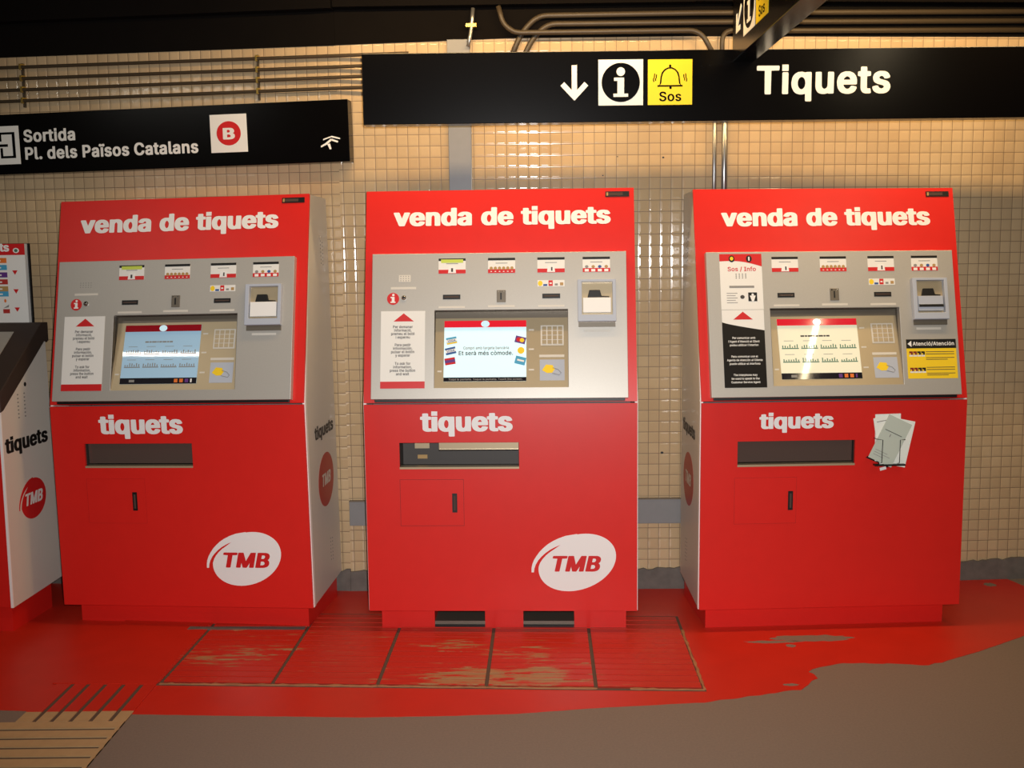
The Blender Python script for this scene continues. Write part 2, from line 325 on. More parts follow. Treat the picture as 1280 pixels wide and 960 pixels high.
BOLD={"A":[500,[[16,-11,101,-6,147,121,159,130,325,129,379,-7,453,-12,479,-5,289,517,207,520,182,511,0,11,0,-5],[183,211,239,381,297,213]]],"B":[476,[[60,-11,317,-5,379,20,420,65,436,119,431,181,402,235,360,267,409,325,414,407,393,457,347,498,265,520,67,520,44,513,42,1],[147,69,145,217,267,217,305,199,327,173,335,125,307,84,269,70],[147,299,145,439,253,440,301,415,318,369,291,317,251,298]]],"C":[530,[[246,-18,339,-10,409,22,463,80,490,150,483,171,396,170,348,94,279,65,207,81,175,104,151,136,125,212,125,296,153,376,201,424,249,443,303,438,357,406,395,339,465,335,490,344,473,412,423,475,365,510,287,527,181,515,99,464,43,380,22,282,31,168,75,72,145,10]]],"D":[522,[[60,-11,237,-12,310,-1,389,37,441,95,476,193,473,331,435,424,365,489,321,508,253,520,67,520,44,513,42,1],[147,69,143,435,231,440,275,432,339,390,369,333,380,233,366,167,339,120,285,82,243,70]]],"E":[439,[[60,-11,367,-12,393,-5,394,55,387,65,151,68,142,77,145,215,351,216,369,219,374,231,367,295,145,299,144,437,383,443,390,453,385,517,69,520,44,513,42,1]]],"I":[320,[[31,-11,260,-12,286,-5,284,63,208,68,201,77,202,435,284,445,282,517,40,520,15,513,16,445,92,440,99,431,99,75,16,63,13,-1]]],"K":[487,[[60,-11,141,-5,143,159,195,213,356,-7,463,-7,461,13,268,287,458,493,461,515,347,515,145,299,141,513,115,520,45,515,42,1]]],"L":[413,[[60,-11,355,-12,380,-1,373,65,143,72,142,507,119,520,63,520,42,509,42,1]]],"M":[648,[[60,-11,117,-12,139,-3,143,303,266,-1,295,-12,360,-3,483,303,487,-3,511,-12,583,-7,583,515,485,520,459,513,315,145,169,513,143,520,45,515,42,1]]],"P":[465,[[60,-11,141,-5,145,173,257,174,319,185,371,214,406,257,426,321,420,405,394,457,343,499,259,520,67,520,44,513,42,1],[147,255,144,437,249,440,301,416,326,353,320,313,303,282,257,256]]],"S":[467,[[200,-20,291,-14,351,8,404,56,426,120,419,188,379,243,313,278,175,322,138,356,135,386,149,415,183,439,219,447,290,426,326,368,417,372,409,428,371,481,319,512,249,527,165,521,105,498,55,452,34,394,41,324,81,271,137,240,277,197,306,180,323,156,325,126,308,94,273,71,235,61,191,65,155,82,133,106,115,146,22,142,31,82,65,31,121,-4]]],"T":[469,[[192,-11,253,-12,274,-1,275,436,431,443,431,517,41,520,15,513,19,443,173,435,174,1]]],"V":[500,[[204,-11,273,-12,297,-3,478,495,475,517,401,520,376,511,241,127,103,511,75,520,0,513,183,1]]],"Y":[492,[[204,-11,285,-5,287,203,470,497,467,517,365,515,237,310,108,515,27,520,2,513,3,495,185,201,187,-1]]],"a":[409,[[140,-19,213,-14,253,3,281,-12,333,-12,354,-3,350,300,324,349,267,385,175,395,111,383,61,353,25,302,29,281,91,263,113,265,143,301,191,319,231,309,252,282,256,255,249,244,87,214,51,194,19,154,13,90,31,37,75,-3],[157,58,131,68,115,86,111,111,121,133,163,153,255,166,255,126,236,86,197,62]]],"b":[444,[[211,-19,306,-6,348,22,378,59,406,147,399,269,362,339,304,383,210,396,135,371,131,513,42,517,35,505,35,-3,56,-12,108,-12,126,-9,136,8,170,-11],[206,61,174,77,153,101,135,147,131,201,141,251,163,291,196,313,228,318,264,303,290,273,310,185,301,131,280,91,242,63]]],"c":[416,[[188,-19,255,-15,313,7,355,44,380,95,373,113,293,127,257,77,203,58,161,75,132,111,117,161,117,215,134,269,167,306,199,318,235,312,267,290,293,252,379,273,366,315,335,353,285,383,227,396,145,388,82,355,38,297,16,211,23,121,52,55,112,1]]],"d":[444,[[178,-19,247,-13,291,9,297,-7,315,-12,367,-12,389,-3,390,505,383,517,294,513,289,371,215,396,123,384,63,340,29,279,16,165,41,71,67,32,100,5],[189,61,153,81,133,108,114,199,127,257,149,293,179,313,211,318,245,305,270,279,288,237,294,183,283,127,262,87,229,64]]],"e":[424,[[192,-19,261,-15,315,3,360,41,382,85,375,101,297,116,257,71,203,58,159,75,131,109,121,157,363,158,387,167,382,267,353,329,303,373,225,396,139,387,84,357,39,299,16,211,21,127,55,51,115,0],[123,234,119,245,139,284,163,305,197,318,227,314,257,297,287,241,279,234]]],"f":[274,[[80,-11,138,-12,160,-3,161,311,240,319,246,331,244,387,164,393,161,429,182,459,244,461,260,517,248,534,178,542,110,522,68,473,61,395,-11,383,-8,321,62,311,63,1]]],"g":[445,[[184,-162,243,-160,307,-145,343,-123,380,-74,390,-30,390,376,383,389,303,389,289,370,219,395,139,389,83,359,32,288,16,216,19,146,36,86,67,41,113,9,175,-6,243,-2,293,16,281,-50,233,-82,167,-78,109,-31,83,-33,34,-64,42,-92,83,-132,131,-153],[191,72,159,86,135,112,119,154,114,202,124,248,148,292,179,313,215,317,249,302,276,270,291,224,294,178,283,130,261,95,227,74]]],"h":[430,[[53,-11,131,-5,136,255,164,300,210,317,254,299,276,255,280,-5,350,-12,374,-1,375,267,358,327,324,369,274,391,210,396,135,373,132,509,110,520,56,520,35,509,35,1]]],"i":[187,[[53,-11,110,-12,131,-1,131,377,122,390,58,392,36,381,35,1],[79,431,118,438,142,465,141,505,112,531,54,531,25,501,32,453,52,437]]],"j":[187,[[-10,-154,79,-139,111,-110,127,-76,132,376,125,389,57,391,35,382,34,-36,19,-68,-27,-84,-27,-146],[72,432,113,436,140,460,141,503,115,530,59,532,27,506,28,458,47,439]]],"k":[401,[[53,-11,131,-5,133,131,152,149,280,-9,366,-12,388,-1,227,215,374,369,377,385,354,392,272,389,136,255,132,509,110,520,56,520,35,509,35,1]]],"l":[209,[[123,-13,192,-8,198,11,186,61,144,65,133,85,132,513,110,521,56,521,35,509,35,65,60,10,84,-6]]],"m":[630,[[53,-11,131,-5,135,261,160,302,198,318,238,302,256,263,260,-7,326,-12,351,-5,355,263,380,304,422,318,460,301,476,267,480,-5,504,-12,570,-9,575,277,552,345,512,381,450,398,378,389,320,353,278,387,232,398,174,392,136,373,122,390,40,389,35,1]]],"n":[430,[[53,-11,131,-5,136,255,164,300,210,317,254,299,276,255,280,-5,306,-12,373,-5,372,285,354,335,316,375,242,396,182,391,136,371,128,387,110,392,36,385,35,1]]],"o":[435,[[188,-19,277,-10,329,18,377,79,398,153,394,249,363,321,305,374,229,396,147,389,82,355,38,297,16,211,23,121,52,55,112,1],[199,59,164,73,139,99,120,143,114,195,127,253,144,285,173,309,213,318,253,303,279,273,297,223,300,171,287,119,267,86,237,65]]],"p":[444,[[53,-154,131,-148,135,6,204,-18,282,-14,338,14,386,74,409,170,398,270,364,336,304,383,206,395,136,369,122,389,36,384,35,-142],[208,60,172,78,152,102,135,146,131,200,141,252,161,288,194,313,230,317,262,304,288,276,310,186,300,128,278,88,246,64]]],"q":[444,[[310,-154,369,-154,390,-144,389,382,367,391,315,391,297,386,289,369,219,395,131,387,63,339,30,282,16,210,29,98,61,40,121,-7,203,-21,249,-13,289,6,292,-144],[191,60,159,76,133,108,114,198,126,254,148,292,183,314,213,317,251,301,273,274,294,184,284,128,260,84,225,62]]],"r":[279,[[53,-11,131,-5,137,261,152,288,182,308,258,315,256,393,182,394,134,375,124,389,106,392,36,385,35,1]]],"s":[385,[[159,-19,230,-16,287,3,329,39,349,91,343,149,308,191,258,215,160,241,130,265,138,301,176,320,222,311,256,268,339,283,335,315,300,362,268,382,226,393,164,395,94,377,50,341,30,297,34,235,64,192,110,167,222,137,247,115,238,80,192,58,142,68,104,115,20,101,28,57,64,13,106,-10]]],"t":[247,[[151,-15,215,-11,230,1,218,61,160,64,145,95,145,311,219,321,222,381,213,390,146,395,140,480,56,482,47,473,46,396,-9,387,-11,327,-4,319,46,311,47,81,55,43,90,3]]],"u":[430,[[165,-16,226,-12,276,9,284,-6,302,-11,373,-4,370,387,304,391,280,384,274,126,250,82,206,63,160,77,135,120,131,384,106,391,36,384,35,118,43,74,60,38,88,10]]],"v":[409,[[161,-11,244,-5,388,369,384,389,312,392,288,385,194,136,102,385,76,392,1,385,141,3]]],"w":[587,[[136,-11,216,-5,284,220,352,-5,378,-12,446,-7,558,357,560,387,490,392,463,385,398,162,334,385,310,392,240,389,170,161,104,385,78,392,8,387,9,357,118,0]]],"x":[399,[[21,-11,108,-7,190,112,272,-7,372,-7,371,13,248,191,366,368,366,387,268,389,190,276,114,389,14,387,14,369,131,195,5,9,6,-7]]],"y":[409,[[71,-156,156,-144,207,-96,387,366,384,387,312,391,288,384,194,136,102,384,76,391,1,384,141,0,108,-71,43,-82,30,-143]]],"z":[400,[[42,-11,353,-7,350,65,160,73,347,321,347,387,33,387,36,313,219,307,27,55,24,-3]]],"ó":[435,[[188,-19,277,-10,329,18,377,79,398,153,394,249,363,321,305,374,229,396,147,389,82,355,38,297,16,211,23,121,52,55,112,1],[199,59,164,73,139,99,120,143,114,195,127,253,144,285,173,309,213,318,253,303,279,273,297,223,300,171,287,119,267,86,237,65],[180,417,247,422,312,519,311,537,213,537,163,435,165,421]]],"ò":[435,[[188,-19,277,-10,329,18,377,79,398,153,394,249,363,321,305,374,229,396,147,389,82,355,38,297,16,211,23,121,52,55,112,1],[199,59,164,73,139,99,120,143,114,195,127,253,144,285,173,309,213,318,253,303,279,273,297,223,300,171,287,119,267,86,237,65],[184,417,231,416,252,427,203,535,179,542,105,538,105,515,164,425]]],"à":[409,[[140,-19,213,-14,253,3,281,-12,333,-12,354,-3,350,300,324,349,267,385,175,395,111,383,61,353,25,302,29,281,91,263,113,265,143,301,191,319,231,309,252,282,256,255,249,244,87,214,51,194,19,154,13,90,31,37,75,-3],[157,58,131,68,115,86,111,111,121,133,163,153,255,166,255,126,236,86,197,62],[164,418,211,418,232,428,187,532,161,541,87,538,87,514,145,426]]],"ï":[187,[[53,-11,110,-12,131,-1,131,377,122,390,58,392,36,381,35,1],[7,431,50,441,69,471,60,516,42,530,12,536,-26,526,-47,491,-37,451],[151,431,194,441,213,473,201,519,156,536,120,527,97,493,106,452,124,437]]],"é":[424,[[192,-19,261,-15,315,3,360,41,382,85,375,101,297,116,257,71,203,58,159,75,131,109,121,157,363,158,387,167,382,267,353,329,303,373,225,396,139,387,84,357,39,299,16,211,21,127,55,51,115,0],[123,234,119,245,139,284,163,305,197,318,227,314,257,297,287,241,279,234],[176,417,243,422,308,519,307,537,209,537,159,435,161,421]]],"ñ":[430,[[53,-11,131,-5,136,255,164,300,210,317,254,299,276,255,280,-5,306,-12,373,-5,372,285,354,335,316,375,242,396,182,391,136,371,128,387,110,392,36,385,35,1],[239,435,282,439,306,458,320,493,317,525,252,525,236,506,188,527,138,528,117,519,95,491,89,463,95,439,160,439,174,456]]],"'":[226,[[78,306,123,306,146,314,154,506,147,519,75,521,53,512,59,328,63,310]]],".":[208,[[86,-15,130,-9,157,21,155,67,126,93,64,94,34,63,39,11,58,-8]]],",":[208,[[38,-130,81,-131,103,-122,153,57,149,79,75,82,51,75,20,-113,23,-126]]],"/":[269,[[14,-88,79,-86,91,-76,250,515,245,543,183,545,159,534,-3,-68,-1,-84]]],"1":[473,[[76,-11,382,-12,408,-4,403,63,295,71,288,517,184,517,70,433,69,359,76,349,102,349,186,411,194,405,194,71,64,63,59,-1]]],"0":[473,[[208,-18,301,-6,359,33,406,118,424,232,415,354,379,448,317,508,241,527,159,517,95,475,51,400,30,286,36,164,69,68,131,4],[219,62,177,84,149,128,130,202,128,282,138,348,159,400,189,434,231,447,275,426,302,386,321,316,326,234,316,162,291,102,257,70]]],"2":[473,[[64,-11,381,-12,406,-5,408,55,401,65,189,71,349,247,394,329,400,379,388,433,367,468,315,509,231,528,155,517,94,481,60,433,48,385,55,353,141,353,164,419,217,448,277,428,302,375,293,333,269,295,48,55,46,-3]]],"4":[473,[[282,-11,359,-7,363,90,429,99,432,161,425,171,363,177,361,319,337,330,265,323,261,175,139,177,327,501,321,517,253,520,226,509,24,169,22,107,27,97,47,94,260,93,264,-3]]]}
SEMI={"T":[484,[[176,-19,267,-20,284,-11,288,427,297,432,441,436,449,455,450,499,447,517,439,525,25,528,4,519,0,459,9,436,151,432,159,427,160,7,164,-11]]],"i":[202,[[38,-19,124,-20,143,-7,145,373,140,393,128,399,42,400,24,387,21,7,25,-11],[63,423,116,426,148,449,157,493,149,517,134,532,104,544,64,544,37,535,20,519,9,487,15,457,32,435]]],"q":[459,[[295,-162,385,-162,399,-156,403,-142,402,386,395,395,381,399,301,399,279,390,209,405,135,399,72,366,43,334,23,298,2,206,4,150,15,100,50,32,77,6,109,-13,173,-29,219,-29,277,-18,279,-140,283,-155],[203,68,173,80,144,114,131,154,128,200,134,238,151,274,175,298,205,308,239,295,263,266,276,232,280,182,273,136,259,105,233,78]]],"u":[445,[[149,-24,212,-25,266,-10,288,-19,366,-19,385,-10,389,370,380,395,288,399,268,390,262,128,240,90,202,72,169,86,147,124,143,390,122,399,42,399,24,390,21,124,29,74,49,32,74,5,104,-12]]],"e":[439,[[176,-27,243,-28,310,-11,341,6,368,31,394,79,394,99,385,109,323,125,297,126,279,119,247,79,223,69,203,68,167,84,137,124,131,145,137,150,379,150,399,161,400,241,391,279,373,321,329,371,257,401,167,403,93,378,68,359,38,323,18,283,7,239,2,201,7,137,19,91,39,51,66,19,103,-7],[137,243,139,259,158,285,179,301,205,309,227,303,248,289,271,247,263,242]]],"t":[262,[[134,-23,215,-22,236,-15,242,-5,229,67,213,74,168,73,159,93,159,303,229,313,236,333,236,377,233,391,223,398,160,403,158,469,150,488,52,491,35,479,31,403,-8,399,-22,391,-25,331,-15,311,32,303,33,87,42,41,74,-1,104,-16]]],"s":[400,[[144,-27,232,-26,291,-8,337,29,359,73,364,103,359,139,331,189,285,217,166,249,142,269,142,283,150,296,186,312,214,301,241,265,252,259,291,259,350,277,353,305,327,353,295,381,250,399,152,404,104,393,56,365,32,337,20,309,15,285,20,239,30,213,50,188,100,160,210,131,234,110,234,95,220,80,182,66,142,82,122,117,108,125,73,125,8,107,5,89,12,61,28,31,48,11,92,-15]]],"S":[482,[[184,-28,279,-26,323,-16,361,1,411,45,430,80,438,112,440,152,432,190,413,226,392,248,321,286,185,329,161,345,149,362,149,390,161,409,191,431,221,437,257,431,285,414,300,394,309,366,319,359,409,357,427,364,432,386,427,414,397,473,355,507,281,533,173,533,96,506,67,485,44,458,30,428,21,390,29,320,45,290,69,265,129,232,269,189,294,174,311,152,311,124,292,96,263,78,225,70,185,78,157,95,142,116,132,148,123,155,29,157,11,150,6,130,14,92,30,56,51,27,113,-12]]],"o":[450,[[172,-27,257,-25,327,2,378,55,406,123,412,217,403,263,386,309,337,367,301,388,261,401,169,403,125,392,93,377,43,330,10,257,2,203,4,151,14,105,34,61,59,26,95,-2,137,-20],[199,69,171,82,144,115,131,153,128,201,139,249,153,275,181,301,211,308,243,295,269,265,283,227,288,187,283,145,264,103,231,74]]],"r":[294,[[37,-19,126,-20,143,-11,148,255,160,278,188,299,254,302,269,309,275,377,266,400,184,404,142,393,122,400,44,400,24,391,21,7,24,-11]]],"d":[459,[[162,-27,227,-28,281,-12,301,-20,383,-20,401,-9,404,499,401,517,393,525,287,524,278,503,276,393,231,404,165,404,115,392,67,362,25,303,9,253,2,205,5,149,21,83,42,43,77,6,115,-15],[199,69,163,88,144,115,131,157,128,203,136,245,151,275,179,301,207,308,241,293,265,263,278,223,280,179,272,133,253,97,227,74]]],"a":[424,[[124,-27,191,-28,245,-14,267,-20,347,-20,365,-9,368,264,362,304,336,355,315,374,283,391,229,403,155,403,117,395,51,361,14,308,11,292,18,274,85,254,123,257,150,290,189,309,219,303,240,278,244,258,237,250,109,231,51,209,21,183,7,158,-1,96,17,34,38,9,61,-8],[159,68,141,76,126,92,125,113,133,126,171,145,243,152,241,120,223,92,191,70]]],"P":[480,[[45,-19,135,-20,152,-11,159,165,273,166,323,176,381,207,415,247,440,325,436,393,409,457,365,499,317,520,275,528,51,528,32,519,28,9,32,-11],[161,263,156,271,158,429,233,432,261,426,287,412,303,391,312,363,311,329,296,293,255,266]]],"l":[224,[[107,-21,196,-18,208,-11,212,7,197,67,184,73,154,74,147,83,144,519,126,529,42,529,26,523,21,503,21,73,28,37,47,5,74,-13]]],".":[223,[[70,-23,122,-23,148,-12,162,3,173,37,171,57,162,79,140,99,109,107,68,105,46,97,28,79,18,45,24,11,42,-12]]],"ï":[202,[[38,-19,124,-20,143,-7,145,373,140,393,128,399,42,400,24,387,21,7,25,-11],[-9,423,47,427,66,438,84,463,104,436,122,427,166,422,190,427,211,439,223,457,227,481,223,509,206,531,174,544,118,538,97,523,84,503,66,528,46,539,-2,544,-24,539,-51,517,-60,477,-46,442]]],"C":[545,[[230,-26,321,-24,359,-15,407,7,438,30,471,69,492,108,504,152,500,172,487,180,389,179,379,171,358,124,336,100,305,82,267,74,233,81,201,98,171,128,151,164,136,226,143,322,173,382,221,423,267,435,315,422,356,388,380,336,391,329,483,327,500,336,504,354,492,398,454,462,405,503,371,519,321,533,235,535,201,530,155,516,113,492,71,452,42,408,13,314,8,272,13,194,30,126,52,82,87,38,129,6,175,-15]]],"n":[445,[[37,-19,126,-20,143,-11,147,249,158,275,174,292,210,308,244,292,262,257,268,-11,290,-20,368,-20,383,-13,389,9,388,263,374,323,338,373,308,391,260,404,196,404,146,390,120,400,42,400,26,393,21,371,21,7,24,-11]]]}
for _F in (BLACK, BOLD, SEMI):
    if 'i' in _F:
        _a, _l = _F['i']
        _st = min(_l, key=lambda q: min(q[1::2]))
        _x0, _x1 = min(_st[0::2]), max(_st[0::2])
        _dt = max(_l, key=lambda q: min(q[1::2]))
        _y0, _y1 = min(_dt[1::2]), max(_dt[1::2])
        _F['i'] = [_a, [_st, [_x0, _y0, _x1, _y0, _x1, _y1, _x0, _y1]]]


# ------------------------------------------------------------------ helpers
def Vx(*a):
    return Vector(a)


class Fr:
    """flat frame: origin, across, up, outwards"""
    def __init__(s, o, u, v, n):
        s.o, s.u, s.v, s.n = Vector(o), Vector(u).normalized(), Vector(v).normalized(), Vector(n).normalized()

    def p(s, u, v, n=0.0):
        return s.o + s.u * u + s.v * v + s.n * n

    def sub(s, u, v, n=0.0, rot=0.0):
        c, k = math.cos(rot), math.sin(rot)
        return Fr(s.p(u, v, n), s.u * c + s.v * k, s.v * c - s.u * k, s.n)


class MB:
    def __init__(s):
        s.v, s.f, s.mi, s.ms = [], [], [], []

    def slot(s, m):
        if m not in s.ms:
            s.ms.append(m)
        return s.ms.index(m)

    def face(s, pts, m):
        i = len(s.v)
        s.v += [Vector(p) for p in pts]
        s.f.append(tuple(range(i, i + len(pts))))
        s.mi.append(s.slot(m))

    def prism(s, fr, poly, n0, n1, m, back=True):
        """poly (u, v) counter-clockwise seen from outside; from depth n0 to n1"""
        area = sum(a[0] * b[1] - b[0] * a[1] for a, b in zip(poly, poly[1:] + poly[:1]))
        if area < 0:
            poly = poly[::-1]
        k = s.slot(m)
        i = len(s.v)
        c = len(poly)
        s.v += [fr.p(u, v, n0) for u, v in poly] + [fr.p(u, v, n1) for u, v in poly]
        s.f.append(tuple(range(i + c, i + 2 * c)))
        s.mi.append(k)
        if back:
            s.f.append(tuple(range(i + c - 1, i - 1, -1)))
            s.mi.append(k)
        for j in range(c):
            q = (j + 1) % c
            s.f.append((i + j, i + q, i + c + q, i + c + j))
            s.mi.append(k)
        return s

    def rect(s, fr, u0, u1, v0, v1, n0, n1, m):
        return s.prism(fr, [(u0, v0), (u1, v0), (u1, v1), (u0, v1)], n0, n1, m)

    def holed(s, fr, u0, u1, v0, v1, hu0, hu1, hv0, hv1, n0, n1, m):
        k = s.slot(m)
        i = len(s.v)
        for n in (n0, n1):
            s.v += [fr.p(u, v, n) for u, v in ((u0, v0), (u1, v0), (u1, v1), (u0, v1), (hu0, hv0), (hu1, hv0), (hu1, hv1), (hu0, hv1))]
        for j in range(4):
            q = (j + 1) % 4
            s.f.append((i + 8 + j, i + 8 + q, i + 12 + q, i + 12 + j))
            s.f.append((i + q, i + j, i + 4 + j, i + 4 + q))
            s.f.append((i + j, i + q, i + 8 + q, i + 8 + j))
            s.f.append((i + 4 + q, i + 4 + j, i + 12 + j, i + 12 + q))
            s.mi += [k] * 4
        return s

    def disc(s, fr, cu, cv, ru, rv, n0, n1, m, seg=32, rot=0.0):
        c, k = math.cos(rot), math.sin(rot)
        pl = []
        for i in range(seg):
            a = 2 * math.pi * i / seg
            x, y = ru * math.cos(a), rv * math.sin(a)
            pl.append((cu + x * c - y * k, cv + x * k + y * c))
        return s.prism(fr, pl, n0, n1, m)

    def tube(s, pts, r, m, seg=10):
        pts = [Vector(p) for p in pts]
        k = s.slot(m)
        rings = []
        up = None
        for i, p in enumerate(pts):
            d = (pts[min(i + 1, len(pts) - 1)] - pts[max(i - 1, 0)]).normalized()
            if up is None:
                up = Vector((0, 0, 1)) if abs(d.z) < 0.9 else Vector((0, 1, 0))
            a = d.cross(up).normalized()
            up = a.cross(d).normalized()
            b0 = len(s.v)
            for j in range(seg):
                t = 2 * math.pi * j / seg
                s.v.append(p + a * (r * math.cos(t)) + up * (r * math.sin(t)))
            rings.append(b0)
        for a, b in zip(rings, rings[1:]):
            for j in range(seg):
                q = (j + 1) % seg
                s.f.append((a + j, a + q, b + q, b + j))
                s.mi.append(k)
        s.f.append(tuple(rings[0] + j for j in reversed(range(seg))))
        s.mi.append(k)
        s.f.append(tuple(rings[-1] + j for j in range(seg)))
        s.mi.append(k)
        return s

    def dome(s, fr, cu, cv, n, r, h, m, seg=16, rings=5):
        prev = None
        k = s.slot(m)
        for i in range(rings):
            a = math.pi / 2 * i / rings
            b0 = len(s.v)
            for j in range(seg):
                t = 2 * math.pi * j / seg
                s.v.append(fr.p(cu + r * math.cos(a) * math.cos(t), cv + r * math.cos(a) * math.sin(t), n + h * math.sin(a)))
            if prev is not None:
                for j in range(seg):
                    q = (j + 1) % seg
                    s.f.append((prev + j, prev + q, b0 + q, b0 + j))
                    s.mi.append(k)
            prev = b0
        s.v.append(fr.p(cu, cv, n + h))
        t = len(s.v) - 1
        for j in range(seg):
            s.f.append((prev + j, prev + (j + 1) % seg, t))
            s.mi.append(k)
        return s

    def text(s, fr, string, v, size, m, u0=None, u1=None, center=None, n=0.001, font=None, shear=0.0, stretch=1.0, only=None):
        """one line of lettering, filled outlines lying at height n"""
        font = font or BOLD
        size *= 1.57 if font is BLACK else 1.366      # outlines are stored at a fraction of an em
        x = 0.0
        loops_all, word, words = [], 0, []
        for ch in string:
            if ch == ' ':
                x += 0.26 if font is BLACK else 0.20
                word += 1
                continue
            words.append(word)
            adv, ls = font[ch]
            loops_all.append([[(l[i] / 1000.0 + x, l[i + 1] / 1000.0) for i in range(0, len(l), 2)] for l in ls])
            x += adv / 1000.0
        xs = [p[0] for g in loops_all for l in g for p in l]
        a, b = min(xs), max(xs)
        if u0 is not None and u1 is not None:
            sx = (u1 - u0) / (b - a)
            off = u0 - a * sx
        else:
            sx = size * stretch
            if center is not None:
                off = center - (a + b) / 2 * sx
            else:
                off = (u0 or 0.0) - a * sx
        k = s.slot(m)
        def inside(p, l):
            r = False
            for (x0, y0), (x1, y1) in zip(l, l[1:] + l[:1]):
                if (y0 > p[1]) != (y1 > p[1]) and p[0] < (x1 - x0) * (p[1] - y0) / (y1 - y0) + x0:
                    r = not r
            return r
        groups = []
        for g, wd in zip(loops_all, words):
            if only is not None and wd != only:
                continue
            depth = [sum(inside(l[0], q) for q in g if q is not l) for l in g]
            for l, d in zip(g, depth):
                if d % 2 == 0:
                    groups.append([l] + [q for q, e in zip(g, depth) if e % 2 == 1 and inside(q[0], l)])
        for g in groups:
            flat = [p for l in g for p in l]
            tris = tessellate_polygon([[Vector((p[0], p[1], 0)) for p in l] for l in g])
            i = len(s.v)
            s.v += [fr.p(off + p[0] * sx + shear * p[1] * size, v + p[1] * size, n) for p in flat]
            for t in tris:
                p, q, r = (flat[j] for j in t)
                if (q[0] - p[0]) * (r[1] - p[1]) - (q[1] - p[1]) * (r[0] - p[0]) < 0:
                    t = (t[0], t[2], t[1])
                s.f.append(tuple(i + j for j in t))
                s.mi.append(k)
        return s

    def build(s, name, parent=None, smooth=False, bevel=0.0):
        me = bpy.data.meshes.new(name)
        me.from_pydata([tuple(v) for v in s.v], [], s.f)
        for m in s.ms:
            me.materials.append(M[m])
        me.polygons.foreach_set('material_index', s.mi)
        if smooth:
            me.polygons.foreach_set('use_smooth', [True] * len(me.polygons))
        me.update()
        o = bpy.data.objects.new(name, me)
        COL.objects.link(o)
        if parent is not None:
            o.parent = parent
        if bevel:
            md = o.modifiers.new('edge', 'BEVEL')
            md.width = bevel
            md.segments = 2
            md.limit_method = 'ANGLE'
        return o


def lettering(par, name, fr, string, *a, **k):
    """each word of a line as a mesh of its own"""
    for i in range(len(string.split(' '))):
        b = MB()
        b.text(fr, string, *a, only=i, **k)
        b.build(name, par)


def thing(o, label, cat, group=None):
    o['label'] = label
    o['category'] = cat
    if group:
        o['group'] = group
    return o


def empty(name, loc, rot=(0, 0, 0), scale=(1, 1, 1)):
    o = bpy.data.objects.new(name, None)
    o.empty_display_size = 0.1
    o.location = loc
    o.rotation_euler = rot
    o.scale = scale
    COL.objects.link(o)
    return o


def structure(o):
    o['kind'] = 'structure'
    return o


XZ = Fr((0, 0, 0), (1, 0, 0), (0, 0, 1), (0, -1, 0))      # a front-facing plane
XY = Fr((0, 0, 0), (1, 0, 0), (0, 1, 0), (0, 0, 1))       # the ground


# ------------------------------------------------------------------ walls, ceiling, floor
A_C, A_L, A_R = -0.0135, -0.118, 0.06
P_L, P_R = Vx(-0.757, 4.726, 0), Vx(0.80, 4.705, 0)
W_LEN = (P_R - P_L).length
A_C = math.atan2(P_R.y - P_L.y, P_R.x - P_L.x)
M['tile_back'] = tile_mat('cream_tile_back', 0.0485, 0.0496, 0.085 + 0.757, 0.138)
M['tile_left'] = tile_mat('cream_tile_left', 0.0485, 0.0496, 0.012, 0.131)
M['tile_right'] = tile_mat('cream_tile_right', 0.0485, 0.0496, 0.02, 0.138)
WALL_TOP, TOP = 2.478, 3.25
CHIPS = [(0.680, 1.960, 0.005), (0.478, 1.966, 0.003), (0.413, 1.885, 0.0035), (0.681, 0.637, 0.007)]


def wall(name, origin, ang, u0, u1, m, side, ztop=WALL_TOP):
    b = MB()
    b.rect(XZ, u0, u1, -0.02, 2.50, -0.2, 0.0, m)
    if side == 1:        # chipped tiles and old screw holes
        for (x, z, r) in CHIPS:
            b.disc(XZ, x + 0.757, z, r, r * 0.8, 0.0, 0.0008, 'black', seg=9)
    o = structure(b.build(name))
    o.location = origin
    o.rotation_euler = (0, 0, ang)
    # dark painted band above the tiles
    b = MB()
    low = [(0.0, 2.461), (0.75, 2.480), (u1, 2.478)] if side == 1 else [(u0, ztop), (u1, ztop)]
    b.prism(XZ, low + [(u1, TOP), (u0, TOP)], -0.2, 0.006, 'concrete_dark')
    o = structure(b.build('trim_%d' % side))
    o.location = origin
    o.rotation_euler = (0, 0, ang)
    # rough cement skirting with a crumbling upper edge
    b = MB()
    rnd = random.Random(side)
    pl = [(u0, 0.0), (u1, 0.0)]
    n = int((u1 - u0) / 0.02)
    for i in range(n + 1):
        pl.append((u1 - (u1 - u0) * i / n, 0.096 + rnd.uniform(-0.006, 0.006) + 0.004 * math.sin(i * 0.23 + side)))
    b.prism(XZ, pl, 0.0, 0.012, 'cement')
    o = structure(b.build('baseboard_' + name.split('_')[1]))
    o.location = origin
    o.rotation_euler = (0, 0, ang)


wall('wall_back', P_L, A_C, 0.0, W_LEN, 'tile_back', 1)
wall('wall_left', P_L, A_L, -2.6, 0.0, 'tile_left', 2, 2.46)
wall('wall_right', P_R, A_R, 0.0, 2.6, 'tile_right', 3)
b = MB()
b.rect(XY, -3.4, 3.5, -1.5, 5.2, TOP, TOP + 0.1, 'ceiling')
structure(b.build('ceiling'))

